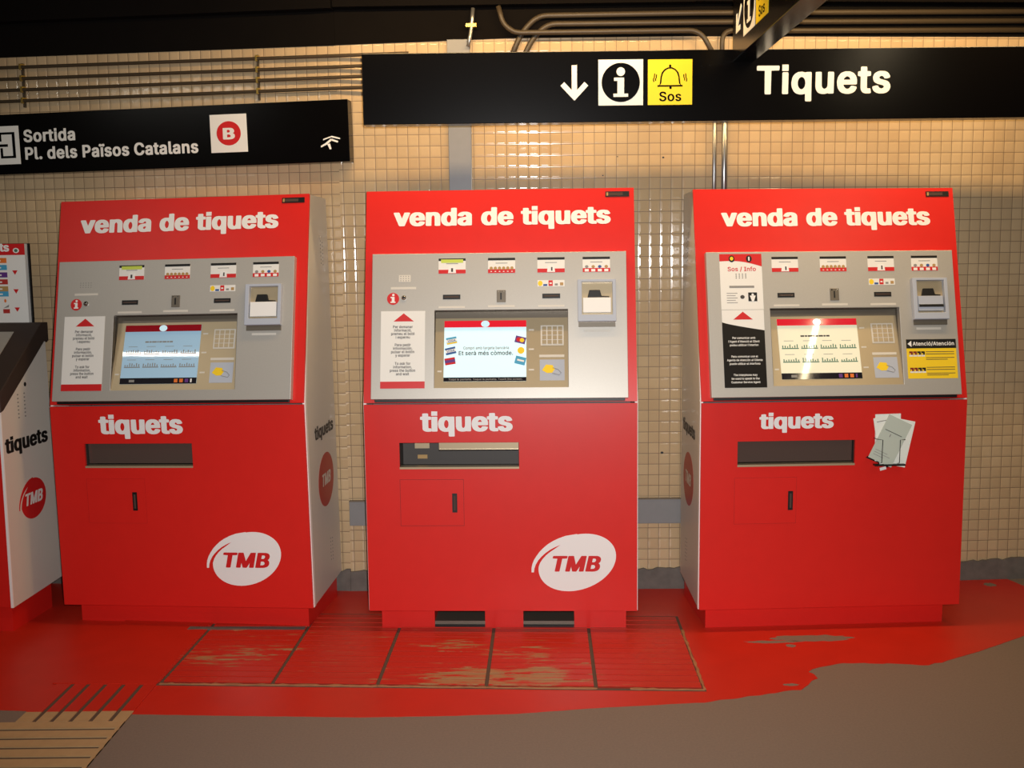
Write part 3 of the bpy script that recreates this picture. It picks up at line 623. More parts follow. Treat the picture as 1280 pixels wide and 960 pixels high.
# floor: asphalt, red paint, ridged tiles
RED_EDGE = [(-3.3, 3.50), (-1.767, 3.437), (-1.299, 3.393), (-0.927, 3.370), (-0.494, 3.346), (-0.2, 3.352), (0.003, 3.361),
            (0.28, 3.401), (0.645, 3.436), (0.779, 3.473), (1.005, 3.535), (1.05, 3.575), (1.083, 3.633), (1.08, 3.693), (1.13, 3.73), (1.202, 3.766),
            (1.30, 3.782), (1.40, 3.76), (1.501, 3.741), (1.623, 3.785), (1.788, 3.878), (2.034, 4.036), (2.22, 4.20), (2.36, 4.40),
            (2.36, 4.62), (2.32, 4.78), (2.3, 4.9)]
RAGGED = range(8, 19)


def ragged(pts, step, amp, seed, where=None):
    rnd = random.Random(seed)
    out = []
    for i, (a, c) in enumerate(zip(pts, pts[1:])):
        n = max(1, int(math.hypot(c[0] - a[0], c[1] - a[1]) / step))
        k = amp if (where is None or i in where) else amp * 0.12
        for j in range(n):
            t = j / n
            out.append((a[0] + (c[0] - a[0]) * t + rnd.uniform(-k, k), a[1] + (c[1] - a[1]) * t + rnd.uniform(-k, k)))
    out.append(pts[-1])
    return out


M['worn_red'] = worn_paint_mat('worn_red_paint', [(-1.12, 3.90, 0.30, 0.16, 0.26), (-0.95, 3.99, 0.2, 0.05, 0.22), (-0.17, 3.67, 0.27, 0.15, 0.42),
                                                   (-0.22, 3.99, 0.20, 0.10, 0.26), (0.08, 3.67, 0.22, 0.15, 0.40), (0.03, 3.90, 0.25, 0.1, 0.2), (0.27, 3.63, 0.1, 0.3, 0.16), (-0.50, 3.66, 0.1, 0.14, 0.12)])
b = MB()
b.rect(XY, -3.4, 3.5, -1.5, 5.2, -0.1, 0.0, 'asphalt')
b.prism(XY, ragged(RED_EDGE, 0.03, 0.010, 3, RAGGED) + [(-3.3, 5.1)], 0.0, 0.0012, 'floor_red', back=False)
# bare patches in the red paint in front of the right-hand machine
for k, (cx, cy, rx, ry) in enumerate([(1.17, 4.035, 0.185, 0.04), (1.02, 4.0, 0.12, 0.016), (0.98, 3.575, 0.03, 0.012), (1.08, 3.955, 0.02, 0.02), (2.2, 4.70, 0.03, 0.03)]):
    rnd = random.Random(20 + k)
    b.prism(XY, [(cx + rx * math.cos(t * 0.2094) * rnd.uniform(0.75, 1.05), cy + ry * math.sin(t * 0.2094) * rnd.uniform(0.6, 1.1)) for t in range(30)],
            0.0012, 0.0016, 'asphalt', back=False)
TF = Fr((-0.104, 3.580, 0), (1, -0.056, 0), (0.03, 1, 0), (0, 0, 1))
us = [-1.58, -1.185, -0.775, -0.392, 0.0, 0.390, 0.770]
b.rect(TF, us[0], us[-1] + 0.006, -0.012, 0.775, 0.0012, 0.0020, 'groove')
for a, c in zip(us, us[1:]):
    g = 0.007
    b.rect(TF, a + g, c - g, 0.004, 0.765, 0.0012, 0.0028, 'ridge_gap')
    for i in range(14):
        v = 0.018 + i * 0.0535
        b.rect(TF, a + g, c - g, v, v + 0.043, 0.002, 0.0062, 'worn_red')
b.rect(TF, us[0], us[1] - 0.02, -0.012, 0.775, 0.0012, 0.0066, 'floor_red')
# pale worn arrises along the front and the right-hand end of the row
rnd = random.Random(11)
for a, c in ((us[1], us[2]), (us[2], us[3]), (us[3], us[4]), (us[4], us[5]), (us[5] + 0.12, us[6])):
    b.prism(TF, ragged([(a, -0.006), (c, -0.006)], 0.03, 0.002, int(a * 100) + 500) + ragged([(c, 0.002), (a, 0.002)], 0.02, 0.006, int(a * 100) + 900), 0.0012, 0.0058, 'worn_edge', back=False)
b.prism(TF, ragged([(us[-1] - 0.004, 0.0), (us[-1] - 0.004, 0.60)], 0.03, 0.003, 61) + ragged([(us[-1] + 0.004, 0.60), (us[-1] + 0.006, 0.0)], 0.03, 0.004, 62), 0.0012, 0.0066, 'worn_edge', back=False)
b.prism(XY, ragged([(-1.36, 4.205), (-0.87, 4.190)], 0.04, 0.003, 71) + ragged([(-0.87, 4.222), (-1.36, 4.240)], 0.04, 0.003, 72), 0.0012, 0.0075, 'cement', back=False)
# corner of the ridged guiding path at the left
b.rect(XY, -1.665, -1.299, 3.335, 3.412, 0.0, 0.0016, 'groove')
b.rect(XY, -1.665, -1.299, 3.400, 3.665, 0.0, 0.0019, 'groove')
xs = [-1.665, -1.604, -1.546, -1.483, -1.416, -1.350, -1.299]
for a, c in zip(xs, xs[1:]):
    a2, c2 = a + (0.008 if a > -1.66 else 0), c - (0.008 if c < -1.30 else 0)
    b.rect(XY, a2, c2, 3.332, 3.410, 0.0, 0.005, 'floor_tan')
    b.rect(XY, a2, c2, 3.4102, 3.668, 0.0, 0.005, 'floor_red')
b.rect(XY, -2.6, -1.299, 2.60, 3.332, 0.0, 0.0016, 'groove')
for i in range(11):
    v = 3.330 - i * 0.066
    b.rect(XY, -2.6, -1.299, v - 0.050, v, 0.0, 0.005, 'floor_tan')
for j, c in enumerate((-1.299, -1.78)):
    b.rect(XY, c - 0.012, c, 2.60, 3.332, 0.0, 0.0052, 'floor_tan')
structure(b.build('floor'))


# ------------------------------------------------------------------ ticket machines
HW, ZL, ZB, ZT, YT, DEP, TAPER = 0.5457, 0.9487, 0.0962, 1.8, 0.2022, 0.54, 0.033
ANG = math.atan2(YT, ZT - ZL)
LOW = XZ
UP = Fr((0, 0, ZL), (1, 0, 0), (0, math.sin(ANG), math.cos(ANG)), (0, -math.cos(ANG), math.sin(ANG)))
SLEN = math.hypot(YT, ZT - ZL)
PT = 0.03                                                    # thickness of the steel control panel
P1, P2 = UP.p(0, 0.060, PT - 0.004), UP.p(0, 0.346, -0.012)  # tilted plate in the recess
PLT = Fr(P1 - (P2 - P1).normalized() * 0.0, (1, 0, 0), P2 - P1, (P2 - P1).cross(Vx(1, 0, 0)) * -1)
PLEN = (P2 - P1).length


def side_frame(sg):
    d = Vx(-sg * TAPER, DEP, 0).normalized()
    if sg > 0:
        return Fr((HW, 0, 0), d, (0, 0, 1), (d.y, -d.x, 0))
    return Fr((-HW, 0, 0), -d, (0, 0, 1), (-d.y, d.x, 0))


def oval_logo(fr, par, cu, cv, rx, rz, n, m_oval, m_field, m_text, tu0, tu1, tv, ts, rot=0.35):
    """an oval with a tapering crescent on its left, and three slanted capitals"""
    b = MB()
    b.disc(fr, cu, cv, rx * 1.028, rz * 0.952, n, n + 0.0006, m_oval, seg=56, rot=rot)

    def Q(pl):
        return [(cu + x * rx, cv + y * rz) for x, y in pl]
    outer = [(-1.177, -0.343), (-1.175, -0.20), (-1.155, -0.06), (-1.11, 0.09), (-1.05, 0.22), (-0.97, 0.37), (-0.87, 0.51), (-0.76, 0.635), (-0.63, 0.745), (-0.47, 0.85), (-0.29, 0.935), (0.0, 1.0), (0.1, 0.8)]
    gap_o = [(-1.115, -0.343), (-1.10, -0.20), (-1.062, -0.06), (-1.0, 0.08), (-0.92, 0.205), (-0.82, 0.33), (-0.70, 0.445), (-0.57, 0.54), (-0.43, 0.62)]
    gap_i = [(-0.57, 0.485), (-0.70, 0.37), (-0.80, 0.255), (-0.885, 0.13), (-0.95, 0.0), (-0.99, -0.14), (-1.02, -0.343)]
    b.prism(fr, Q(outer + gap_o[::-1]), n, n + 0.0009, m_oval)
    b.prism(fr, Q(gap_o + gap_i), n, n + 0.0013, m_field)
    lg = b.build('oval_logo', par)
    t = MB()
    t.text(fr, 'TMB', tv, ts, m_text, u0=tu0, u1=tu1, n=n + 0.0017, font=BLACK, shear=0.22)
    t.build('logo_lettering', lg)
    return lg


def sticker(par, name, fr, u0, u1, v0, v1, m='paper', n=PT, label=None):
    b = MB()
    b.rect(fr, u0, u1, v0, v1, n, n + 0.0008, m)
    o = b.build(name, par)
    if label:
        o['label'] = label
    return o


def lines(par, fr, rows, center, n, m='ink', size=0.0105, name='lettering'):
    k = 4 if len(rows) == 12 else 3
    for i in range(0, len(rows), k):
        b = MB()
        for (v, s) in rows[i:i + k]:
            b.text(fr, s, v, size, m, center=center, n=n, stretch=0.86)
        b.build(name, par)


def engraved(par, du, u0, u1, v0, v1, name='engraved_strip'):
    b = MB()
    b.rect(UP, du + u0, du + u1, v0, v1, PT, PT + 0.0008, 'strip_text')
    return b.build(name, par)


def slot_label(par, du, u0, kind):
    """small white pictogram label: dark strip above, red band below"""
    u0 += du
    u1, v0, v1 = u0 + 0.109, 0.521, 0.583
    o = sticker(par, 'slot_label', UP, u0, u1, v0, v1)
    n = PT + 0.0008
    b = MB()
    b.rect(UP, u0, u1, v1 - 0.010, v1, n, n + 0.0005, 'black')
    if kind == 'lime':
        b.rect(UP, u0 + 0.010, u1 - 0.010, v1 - 0.018, v1 - 0.004, n, n + 0.0008, 'lime')
    b.build('label_strip', o)
    b = MB()
    b.rect(UP, u0, u1, v0, v0 + 0.016, n, n + 0.0005, 'red_vinyl')
    b.build('label_band', o)
    b = MB()
    uc = (u0 + u1) / 2
    k = n + 0.0006
    b.rect(UP, uc - 0.024, uc + 0.024, v1 - 0.0225, v1 - 0.020, n, k, 'ink_grey')
    if kind in ('lime', 'card'):
        b.prism(UP, [(uc - 0.016, v0 + 0.002), (uc + 0.016, v0 + 0.002), (uc + 0.013, v0 + 0.028), (uc - 0.013, v0 + 0.028)], n, n + 0.0009, 'white')
        b.rect(UP, uc - 0.004 + (0.004 if kind == 'card' else 0), uc + (0.006 if kind == 'card' else 0.004), v0 + 0.007, v0 + 0.022, n, n + 0.0013, 'ink')
    elif kind == 'coins':
        for i in range(6):
            c = u0 + 0.013 + i * 0.0166
            b.disc(UP, c, v0 + 0.020, 0.0066, 0.0066, n, k + 0.0003, 'coin', seg=14)
            b.rect(UP, c - 0.003, c + 0.003, v0 + 0.005, v0 + 0.008, n, n + 0.0009, 'white')
    else:
        for i in range(4):
            c = u0 + 0.016 + i * 0.026
            b.rect(UP, c - 0.008, c + 0.008, v0 + 0.002, v0 + 0.012, n, n + 0.0009, 'white')
            b.disc(UP, c, v0 + 0.022, 0.007, 0.006, n, k + 0.0003, ('ink_grey', 'coin', 'blue', 'coin')[i], seg=12)
    b.build('label_pictogram', o)
    return o


def tri_arrow(par, fr, cu, v0, w, h, n, name='arrow'):
    b = MB()
    b.prism(fr, [(cu - w / 2, v0), (cu + w / 2, v0), (cu, v0 + h)], n, n + 0.0006, 'red_vinyl')
    return b.build(name, par)


def make_machine(loc, rot, scale, label, kind, du):
    root = empty('ticket_machine', loc, rot, scale)
    thing(root, label, 'ticket machine', 'ticket machines against the tiled wall')

    # ---- plinth
    b = MB()
    px = HW - 0.041
    y0, y1 = 0.0616, DEP - 0.06
    if kind == 'middle':
        holes = [(-0.285, -0.076), (0.082, 0.292)]
        xs = [-px, -0.285, -0.076, 0.082, 0.292, px]
        for a, c in ((xs[0], xs[1]), (xs[2], xs[3]), (xs[4], xs[5])):
            b.rect(XZ, a, c, -0.012, ZB, -y1, -y0, 'red')
        for a, c in holes:
            b.rect(XZ, a, c, -0.012, 0.030, -y1, -y0 - 0.008, 'steel_dark')
            b.rect(XZ, a, c, -0.012, 0.016, -y0 - 0.008, -y0 - 0.002, 'black')
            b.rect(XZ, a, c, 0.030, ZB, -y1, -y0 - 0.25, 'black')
            b.rect(XZ, a, c, 0.084, ZB, -y1, -y0 - 0.004, 'red_seam')
    else:
        b.rect(XZ, -px, px, -0.012, ZB, -y1, -y0, 'red')
    b.build('plinth', root)

    # ---- carcass behind the coloured fronts
    b = MB()
    prof = [(0.115, ZB), (DEP - 0.004, ZB), (DEP - 0.004, ZT - 0.004), (YT + 0.03, ZT - 0.004), (0.13, ZL + 0.05), (0.115, ZL)]
    k = b.slot('grey_paint')
    i0 = len(b.v)
    for sg in (-1, 1):
        for (y, z) in prof:
            x = sg * (HW - 0.012 - TAPER * y / DEP)
            b.v.append(Vx(x, y, z))
    c = len(prof)
    b.f.append(tuple(i0 + j for j in range(c)))
    b.f.append(tuple(i0 + c + j for j in reversed(range(c))))
    for j in range(c):
        q = (j + 1) % c
        b.f.append((i0 + j, i0 + c + j, i0 + c + q, i0 + q))
    b.mi += [k] * (2 + c)
    b.build('carcass', root)

    # ---- side panels: white sheets following the bent front
    for sg in (-1, 1):
        fr = side_frame(sg)
        b = MB()
        e = 0.014
        pl = [(e, ZB), (DEP, ZB), (DEP, ZT), (YT + e, ZT), (e, ZL)]
        pl = [(sg * u, v) for u, v in pl]
        b.prism(fr, pl, -0.009, 0.0, 'white_panel')
        sp = b.build('side_panel', root)
        b = MB()
        edge = [(e - 0.003, ZB), (e - 0.003, ZL), (YT + e - 0.003, ZT), (YT + e + 0.024, ZT), (e + 0.024, ZL), (e + 0.024, ZB)]
        b.prism(fr, [(sg * u, v) for u, v in edge], -0.008, 0.003, 'edge_white')
        b.build('edge_trim', sp)
        t = MB()
        if sg > 0:
            t.text(fr, 'tiquets', 0.772, 0.064, 'ink', u0=0.15, u1=0.49, n=0.0012, font=BLACK)
        else:
            t.text(fr, 'tiquets', 0.772, 0.064, 'ink', u0=-0.49, u1=-0.15, n=0.0012, font=BLACK)
        t.build('side_lettering', sp)
        b = MB()
        b.disc(fr, sg * 0.322, 0.574, 0.14, 0.116, 0.0, 0.0006, 'dull_red', seg=40, rot=0.15)
        b.text(fr, 'TMB', 0.553, 0.062, 'white_panel', u0=sg * 0.322 - 0.085, u1=sg * 0.322 + 0.075, n=0.0012, font=BLACK, shear=0.22)
        b.build('side_logo', sp)
        b = MB()
        for (uu, vv) in ((0.35, 0.30), (0.405, 1.61)):
            for i in range(2):
                b = MB()
                for j in range(7):
                    b.disc(fr, sg * (uu + i * 0.035), vv - j * 0.016 - i * 0.006, 0.0055, 0.0035, 0.0, 0.0005, 'ink_grey', seg=8)
                b.build('side_vent', sp)
        b = MB()
        b.disc(fr, sg * 0.395, 1.625, 0.009, 0.009, 0.0, 0.002, 'chrome', seg=12)
        b.build('side_lock', sp)

    IN = HW - 0.0005
    # ---- lower red front with the delivery window
    wu0, wu1, wv0, wv1 = {'left': (-0.406, 0.063, 0.687, 0.789), 'middle': (-0.406, 0.074, 0.684, 0.791), 'right': (-0.396, 0.087, 0.686, 0.789)}[kind]
    b = MB()
    b.holed(LOW, -IN, IN, ZB, ZL - 0.003, wu0, wu1, wv0, wv1, -0.011, 0.0, 'red')
    b.rect(LOW, -IN + 0.012, IN - 0.012, ZB, ZB + 0.012, -0.10, -0.011, 'red')
    door = b.build('lower_door', root)
    t = MB()
    lu0, lu1, lv, ls = {'left': (-0.336, 0.029, 0.832, 0.092), 'middle': (-0.32, 0.05, 0.839, 0.092), 'right': (-0.309, -0.004, 0.841, 0.074)}[kind]
    t.text(LOW, 'tiquets', lv, ls, 'white', u0=lu0, u1=lu1, n=0.0012, font=BLACK)
    t.build('front_lettering', door)
    b = MB()
    g = {'middle': 0.0014, 'right': 0.0006, 'left': 0.0003}[kind]
    hu0, hu1, hv0, hv1 = -0.406, -0.151, 0.452, 0.640
    b.holed(LOW, hu0 - g, hu1 + g, hv0 - g, hv1 + g, hu0, hu1, hv0, hv1, 0.0, 0.0004, 'red_seam')
    b.rect(LOW, hu0 + 0.001, hu1 - 0.001, hv0 + 0.001, hv1 - 0.001, 0.0, 0.001, 'red')
    hatch = b.build('service_hatch', door)
    b = MB()
    ku = {'left': -0.198, 'middle': -0.187, 'right': -0.175}[kind]
    b.rect(LOW, ku - 0.010, ku + 0.010, 0.506, 0.584, 0.001, 0.0025, 'black')
    b.rect(LOW, ku - 0.004, ku + 0.004, 0.515, 0.575, 0.0025, 0.004, 'smoke')
    b.build('latch', hatch)
    # delivery tray
    b = MB()
    d = 0.105
    b.rect(LOW, wu0 - 0.01, wu1 + 0.01, wv0 - 0.012, wv1 + 0.012, -d - 0.006, -d, 'tray')
    b.rect(LOW, wu0 - 0.012, wu0, wv0 - 0.012, wv1 + 0.012, -d, -0.011, 'tray')
    b.rect(LOW, wu1, wu1 + 0.012, wv0 - 0.012, wv1 + 0.012, -d, -0.011, 'tray')
    b.rect(LOW, wu0, wu1, wv1, wv1 + 0.012, -d, -0.011, 'tray')
    b.rect(LOW, wu0, wu1, wv0 - 0.012, wv0, -d, -0.011, 'tray')
    if kind == 'middle':
        b.rect(LOW, wu0 + 0.05, wu0 + 0.11, wv0 + 0.068, wv1 - 0.006, -d, -d + 0.012, 'satin')
        b.rect(LOW, wu0 + 0.06, wu0 + 0.10, wv0 + 0.024, wv0 + 0.040, -d, -d + 0.004, 'coin')
    if kind == 'left':
        b.rect(LOW, wu0 + 0.004, wu0 + 0.05, wv0 + 0.06, wv1 - 0.004, -d, -d + 0.03, 'satin')
        b.rect(LOW, wu0 + 0.104, wu0 + 0.15, wv0 + 0.066, wv1 - 0.004, -d, -d + 0.03, 'satin')
    tray = b.build('delivery_tray', root)
    b = MB()
    b.rect(LOW, wu0, wu1, wv0, wv0 + 0.008, -0.040, 0.002, 'satin')
    b.build('tray_lip', tray)
    b = MB()
    if kind == 'middle':
        b.rect(LOW, wu0 + 0.155, wu1 - 0.003, wv1 - 0.034, wv1, -0.046, -0.042, 'satin')
        b.rect(LOW, wu0 + 0.155, wu1 - 0.003, wv1 - 0.038, wv1 - 0.034, -0.046, -0.034, 'chrome')
    else:
        b.rect(LOW, wu0 + 0.003, wu1 - 0.003, wv0 + 0.014, wv1 - 0.002, -0.032, -0.028, 'smoke')
    b.build('tray_flap', tray)

    if kind != 'right':
        if kind == 'middle':
            oval_logo(LOW, root, 0.304, 0.298, 0.157, 0.118, 0.0, 'white', 'red', 'red_vinyl', 0.193, 0.392, 0.263, 0.076)
        else:
            oval_logo(LOW, root, 0.272, 0.303, 0.148, 0.114, 0.0, 'white', 'red', 'red_vinyl', 0.160, 0.364, 0.268, 0.075)

    # ---- upper red fascia
    pu0, pu1, pv0, pv1 = -0.259 + du, 0.273 + du, 0.059, 0.372
    b = MB()
    b.holed(UP, -IN, IN, 0.004, SLEN, pu0 - 0.004, pu1 + 0.004, pv0 - 0.004, pv1 + 0.004, -0.011, 0.0, 'red')
    b.rect(XZ, -IN + 0.034, IN - 0.034, ZT - 0.004, ZT, -(DEP - 0.004), -YT - 0.005, 'red')
    fascia = b.build('upper_fascia', root)
    fu0, fu1, fv = {'left': (-0.451, 0.417, 0.736), 'middle': (-0.432, 0.45, 0.7295), 'right': (-0.433, 0.441, 0.721)}[kind]
    lettering(fascia, 'fascia_lettering', UP, 'venda de tiquets', fv, 0.087, 'white', u0=fu0, u1=fu1, n=0.0012, font=BLACK)
    b = MB()
    b.rect(UP, 0.430, 0.526, 0.838, 0.860, 0.0, 0.0025, 'black')
    b.rect(UP, 0.441, 0.50, 0.843, 0.855, 0.0025, 0.0032, 'smoke')
    b.rect(UP, 0.434, 0.441, 0.842, 0.856, 0.0025, 0.0032, 'coin')
    b.build('number_plate', fascia)

    # ---- steel control panel with the sunken screen
    cu0, cu1, cv0, cv1 = -0.512 + du, 0.508 + du, 0.016, 0.605
    b = MB()
    b.holed(UP, cu0, cu1, cv0, cv1, pu0, pu1, pv0, pv1, 0.0, PT, 'steel')
    b.holed(UP, cu0 + 0.012, cu1 - 0.012, cv0 - 0.010, cv1 - 0.01, pu0, pu1, pv0, pv1, -0.004, 0.012, 'black')  # black layer showing below the panel paints the shadow under its edge
    panel = b.build('control_panel', root, bevel=0.0015)
    # recess: tilted plate, upright strip above it darkened for the overhang's shade, cheeks
    b = MB()
    b.rect(PLT, pu0, pu1, -0.002, PLEN, -0.003, 0.0, 'satin')
    top_in = UP.p(0, 0.346, -0.012)
    b.face([UP.p(pu0, 0.346, -0.012), UP.p(pu1, 0.346, -0.012), UP.p(pu1, pv1, -0.014), UP.p(pu0, pv1, -0.014)], 'steel_dark')
    b.face([UP.p(pu0, pv1, -0.014), UP.p(pu1, pv1, -0.014), UP.p(pu1, pv1, PT), UP.p(pu0, pv1, PT)], 'steel_dark')
    for uu in (pu0, pu1):
        q = [UP.p(uu, pv0, PT), UP.p(uu, 0.346, -0.012), UP.p(uu, pv1, -0.014), UP.p(uu, pv1, PT)]
        b.face(q if uu == pu0 else q[::-1], 'steel_dark')
    b.build('recess', panel)

    def pl(v):
        return (v - 0.060) / (0.346 - 0.060) * PLEN
    # ---- screen
    su0, su1, sv0, sv1 = -0.223 + du, 0.1065 + du, pl(0.085), pl(0.335)
    H = sv1 - sv0
    Wd = su1 - su0
    sm = {'left': 'screen_blue', 'middle': 'screen_white', 'right': 'screen_pale'}[kind]
    b = MB()
    b.rect(PLT, su0, su1, sv0, sv1, 0.0, 0.002, sm)
    scr = b.build('screen', root)
    b = MB()
    n1 = 0.0024
    b.rect(PLT, su0, su1, sv1 - 0.11 * H, sv1, 0.002, n1, 'screen_dark_red' if kind == 'left' else 'screen_red')
    b.disc(PLT, (su0 + su1) / 2, sv1 - 0.055 * H, 0.017, 0.0135, n1, n1 + 0.0005, 'screen_white', seg=24)
    b.build('screen_banner', scr)
    b = MB()
    b.rect(PLT, su0, su1, sv0, sv0 + (0.065 if kind == 'middle' else 0.10) * H, 0.002, n1, 'screen_dark')
    if kind == 'middle':
        b.text(PLT, 'Toqui la pantalla. Toque la pantalla. Touch the screen.', sv0 + 0.02 * H, 0.010, 'ink_grey', u0=su0 + 0.02, u1=su1 - 0.015, n=n1 + 0.0005)
    else:
        for i, mm in enumerate(('orange', 'orange', 'purple', 'white') if kind == 'left' else ('purple', 'orange', 'orange', 'purple')):
            uu = su0 + Wd * (0.71 + i * 0.07)
            b.rect(PLT, uu, uu + Wd * (0.045 if i < 3 else 0.02), sv0 + 0.02 * H, sv0 + 0.08 * H, n1, n1 + 0.0005, mm)
        b.rect(PLT, su0 + 0.12 * Wd, su0 + 0.19 * Wd, sv0 + 0.03 * H, sv0 + 0.07 * H, n1, n1 + 0.0005, 'ink_grey')
    b.build('screen_footer', scr)
    b = MB()
    if kind == 'middle':
        b.text(PLT, 'Compri amb targeta bancària', sv0 + 0.525 * H, 0.0165, 'ink_grey', u0=su0 + 0.235 * Wd, u1=su0 + 0.79 * Wd, n=n1)
        b.text(PLT, 'Et serà més còmode.', sv0 + 0.43 * H, 0.024, 'ink', u0=su0 + 0.18 * Wd, u1=su0 + 0.84 * Wd, n=n1)
    else:      # a line too small to read in the photograph
        uu = su0 + 0.28 * Wd
        for w in (0.018, 0.012, 0.022, 0.009, 0.014, 0.020, 0.011, 0.016):
            b.rect(PLT, uu, uu + w - 0.0025, sv0 + 0.70 * H, sv0 + 0.725 * H, 0.002, n1, 'ink_grey' if kind == 'left' else 'ink')
            uu += w
    b.build('screen_lettering', scr)
    b = MB()
    if kind == 'middle':
        for i, (uu, vv, mm, rr) in enumerate(((0.085, 0.67, 'sky', 0.18), (0.075, 0.50, 'blue', 0.22), (0.070, 0.33, 'red_vinyl', 0.16))):
            f2 = PLT.sub(su0 + uu * Wd, sv0 + vv * H, n1 - 0.0001, rr)
            b.rect(f2, -0.019, 0.023, -0.014, 0.014, 0, 0.0006, mm)
            b.rect(f2, -0.019, 0.023, -0.006, 0.006, 0.0006, 0.001, 'white' if i < 2 else 'purple')
            if i < 2:
                b.text(f2, 'VISA', -0.0045, 0.012, 'blue' , u0=-0.014, u1=0.018, n=0.0014)
            if i == 0:
                b.rect(f2, -0.019, 0.023, -0.014, -0.008, 0.0006, 0.001, 'yellow')
            b.build('card_picture', scr)
            b = MB()
        f2 = PLT.sub(su0 + 0.925 * Wd, sv0 + 0.675 * H, n1 - 0.0001, -0.25)
        b.rect(f2, -0.02, 0.022, -0.014, 0.014, 0, 0.0006, 'purple')
        b.disc(f2, -0.006, 0, 0.009, 0.009, 0.0006, 0.001, 'red_vinyl', seg=16)
        b.disc(f2, 0.008, 0, 0.009, 0.009, 0.0006, 0.0014, 'yellow', seg=16)
        b.build('card_picture', scr)
        b = MB()
        b.disc(PLT, su0 + 0.935 * Wd, sv0 + 0.50 * H, 0.014, 0.014, n1, n1 + 0.0006, 'yellow', seg=20)
        b.build('card_picture', scr)
        b = MB()
        f2 = PLT.sub(su0 + 0.925 * Wd, sv0 + 0.335 * H, n1 - 0.0001, -0.25)
        b.rect(f2, -0.02, 0.022, -0.016, 0.016, 0, 0.0006, 'sky')
        b.rect(f2, -0.012, 0.016, -0.003, 0.004, 0.0006, 0.001, 'white')
        b.build('card_picture', scr)
    else:
        mm = 'ink_grey' if kind == 'left' else 'green'
        rnd = random.Random(5 if kind == 'left' else 9)
        for r_, vv in enumerate((0.50, 0.275)):
            for c_ in range(4):
                a0 = su0 + (0.035 + c_ * 0.24) * Wd
                a1 = a0 + 0.21 * Wd
                b.rect(PLT, a0, a1, sv0 + vv * H, sv0 + (vv + 0.016) * H, 0.002, n1, mm)
                for q in range(7):
                    uu = a0 + (q + 0.2) / 7.0 * (a1 - a0)
                    b.rect(PLT, uu, uu + 0.004, sv0 + (vv + 0.02) * H, sv0 + (vv + 0.03 + rnd.uniform(0.01, 0.05)) * H, 0.002, n1, mm)
                b.rect(PLT, a0 + 0.01, a1 - 0.02, sv0 + (vv + 0.13) * H, sv0 + (vv + 0.137) * H, 0.002, n1, 'ink_grey')
        b.build('ticket_menu', scr)
    # ---- keypad and card hint beside the screen
    b = MB()
    ku0, ku1, kv0, kv1 = 0.164 + du, 0.256 + du, pl(0.230), pl(0.313)
    b.rect(PLT, ku0, ku1, kv0, kv1, 0.0, 0.002, 'strip_text')
    kp = b.build('keypad', root)
    b = MB()
    for i in range(4):
        for j in range(4):
            uu = ku0 + 0.006 + i * 0.0212
            vv = kv0 + 0.006 + j * (kv1 - kv0 - 0.008) / 4
            b.rect(PLT, uu, uu + 0.0165, vv, vv + 0.0155, 0.002, 0.0045, 'satin')
    b.build('keys', kp)
    b = MB()
    b.rect(PLT, 0.158 + du, 0.258 + du, pl(0.182), pl(0.192), 0.0, 0.0008, 'strip_text')
    b.build('engraved_strip', root)
    for vv in (0.292, 0.212, 0.128):
        b = MB()
        b.rect(PLT, 0.116 + du, 0.137 + du, pl(vv), pl(vv + 0.006), 0.0, 0.0008, 'strip_text')
        b.build('engraved_strip', root)
    b = MB()
    b.rect(PLT, -0.248 + du, -0.231 + du, pl(0.124), pl(0.130), 0.0, 0.0008, 'strip_text')
    b.build('engraved_strip', root)
    b = MB()
    b.rect(PLT, 0.160 + du, 0.258 + du, pl(0.087), pl(0.172), 0.0, 0.0008, 'bezel')
    cs = b.build('card_sticker', root)
    b = MB()
    f2 = PLT.sub(0.193 + du, pl(0.135), 0.0008, -0.25)
    b.prism(f2, [(-0.022, -0.012), (-0.012, 0.014), (0.014, 0.018), (0.026, 0.004), (0.020, -0.013), (0.0, -0.019)], 0, 0.0006, 'yellow')
    b.tube([f2.p(0.016, 0.008, 0.001), f2.p(0.04, 0.006, 0.001), f2.p(0.054, -0.004, 0.001), f2.p(0.05, -0.014, 0.001), f2.p(0.02, -0.014, 0.001)], 0.0012, 'ink_grey', seg=6)
    b.build('hand_pictogram', cs)

    # ---- slots, lock, labels
    for u0, u1 in ((-0.226, -0.156), (0.172, 0.243)):
        b = MB()
        b.rect(UP, u0 + du, u1 + du, 0.416, 0.435, PT, PT + 0.0015, 'black')
        b.rect(UP, u0 + du + 0.006, u1 + du - 0.006, 0.423, 0.428, PT + 0.0015, PT + 0.003, 'smoke')
        b.build('ticket_slot', root)
    b = MB()
    b.rect(UP, -0.010 + du, 0.026 + du, 0.402, 0.451, PT, PT + 0.004, 'steel_dark')
    cn = b.build('coin_plate', root, bevel=0.001)
    b = MB()
    b.rect(UP, 0.004 + du, 0.010 + du, 0.412, 0.440, PT + 0.004, PT + 0.0048, 'black')
    b.disc(UP, 0.018 + du, 0.445, 0.003, 0.003, PT + 0.004, PT + 0.005, 'chrome', seg=8)
    b.disc(UP, -0.003 + du, 0.445, 0.003, 0.003, PT + 0.004, PT + 0.005, 'chrome', seg=8)
    b.build('coin_slit', cn)
    for u0, k_ in ((-0.244, 'lime' if kind != 'right' else 'card'), (-0.045, 'coins'), (0.153, 'card'), (0.334, 'notes')):
        slot_label(root, du, u0, k_)
    for (u0, u1, v0, v1) in ((-0.243, -0.138, 0.380, 0.388), (-0.045, 0.061, 0.382, 0.390), (0.155, 0.260, 0.381, 0.389), (0.338, 0.440, 0.279, 0.288)):
        engraved(root, du, u0, u1, v0, v1)
    # strip of little card marks
    b = MB()
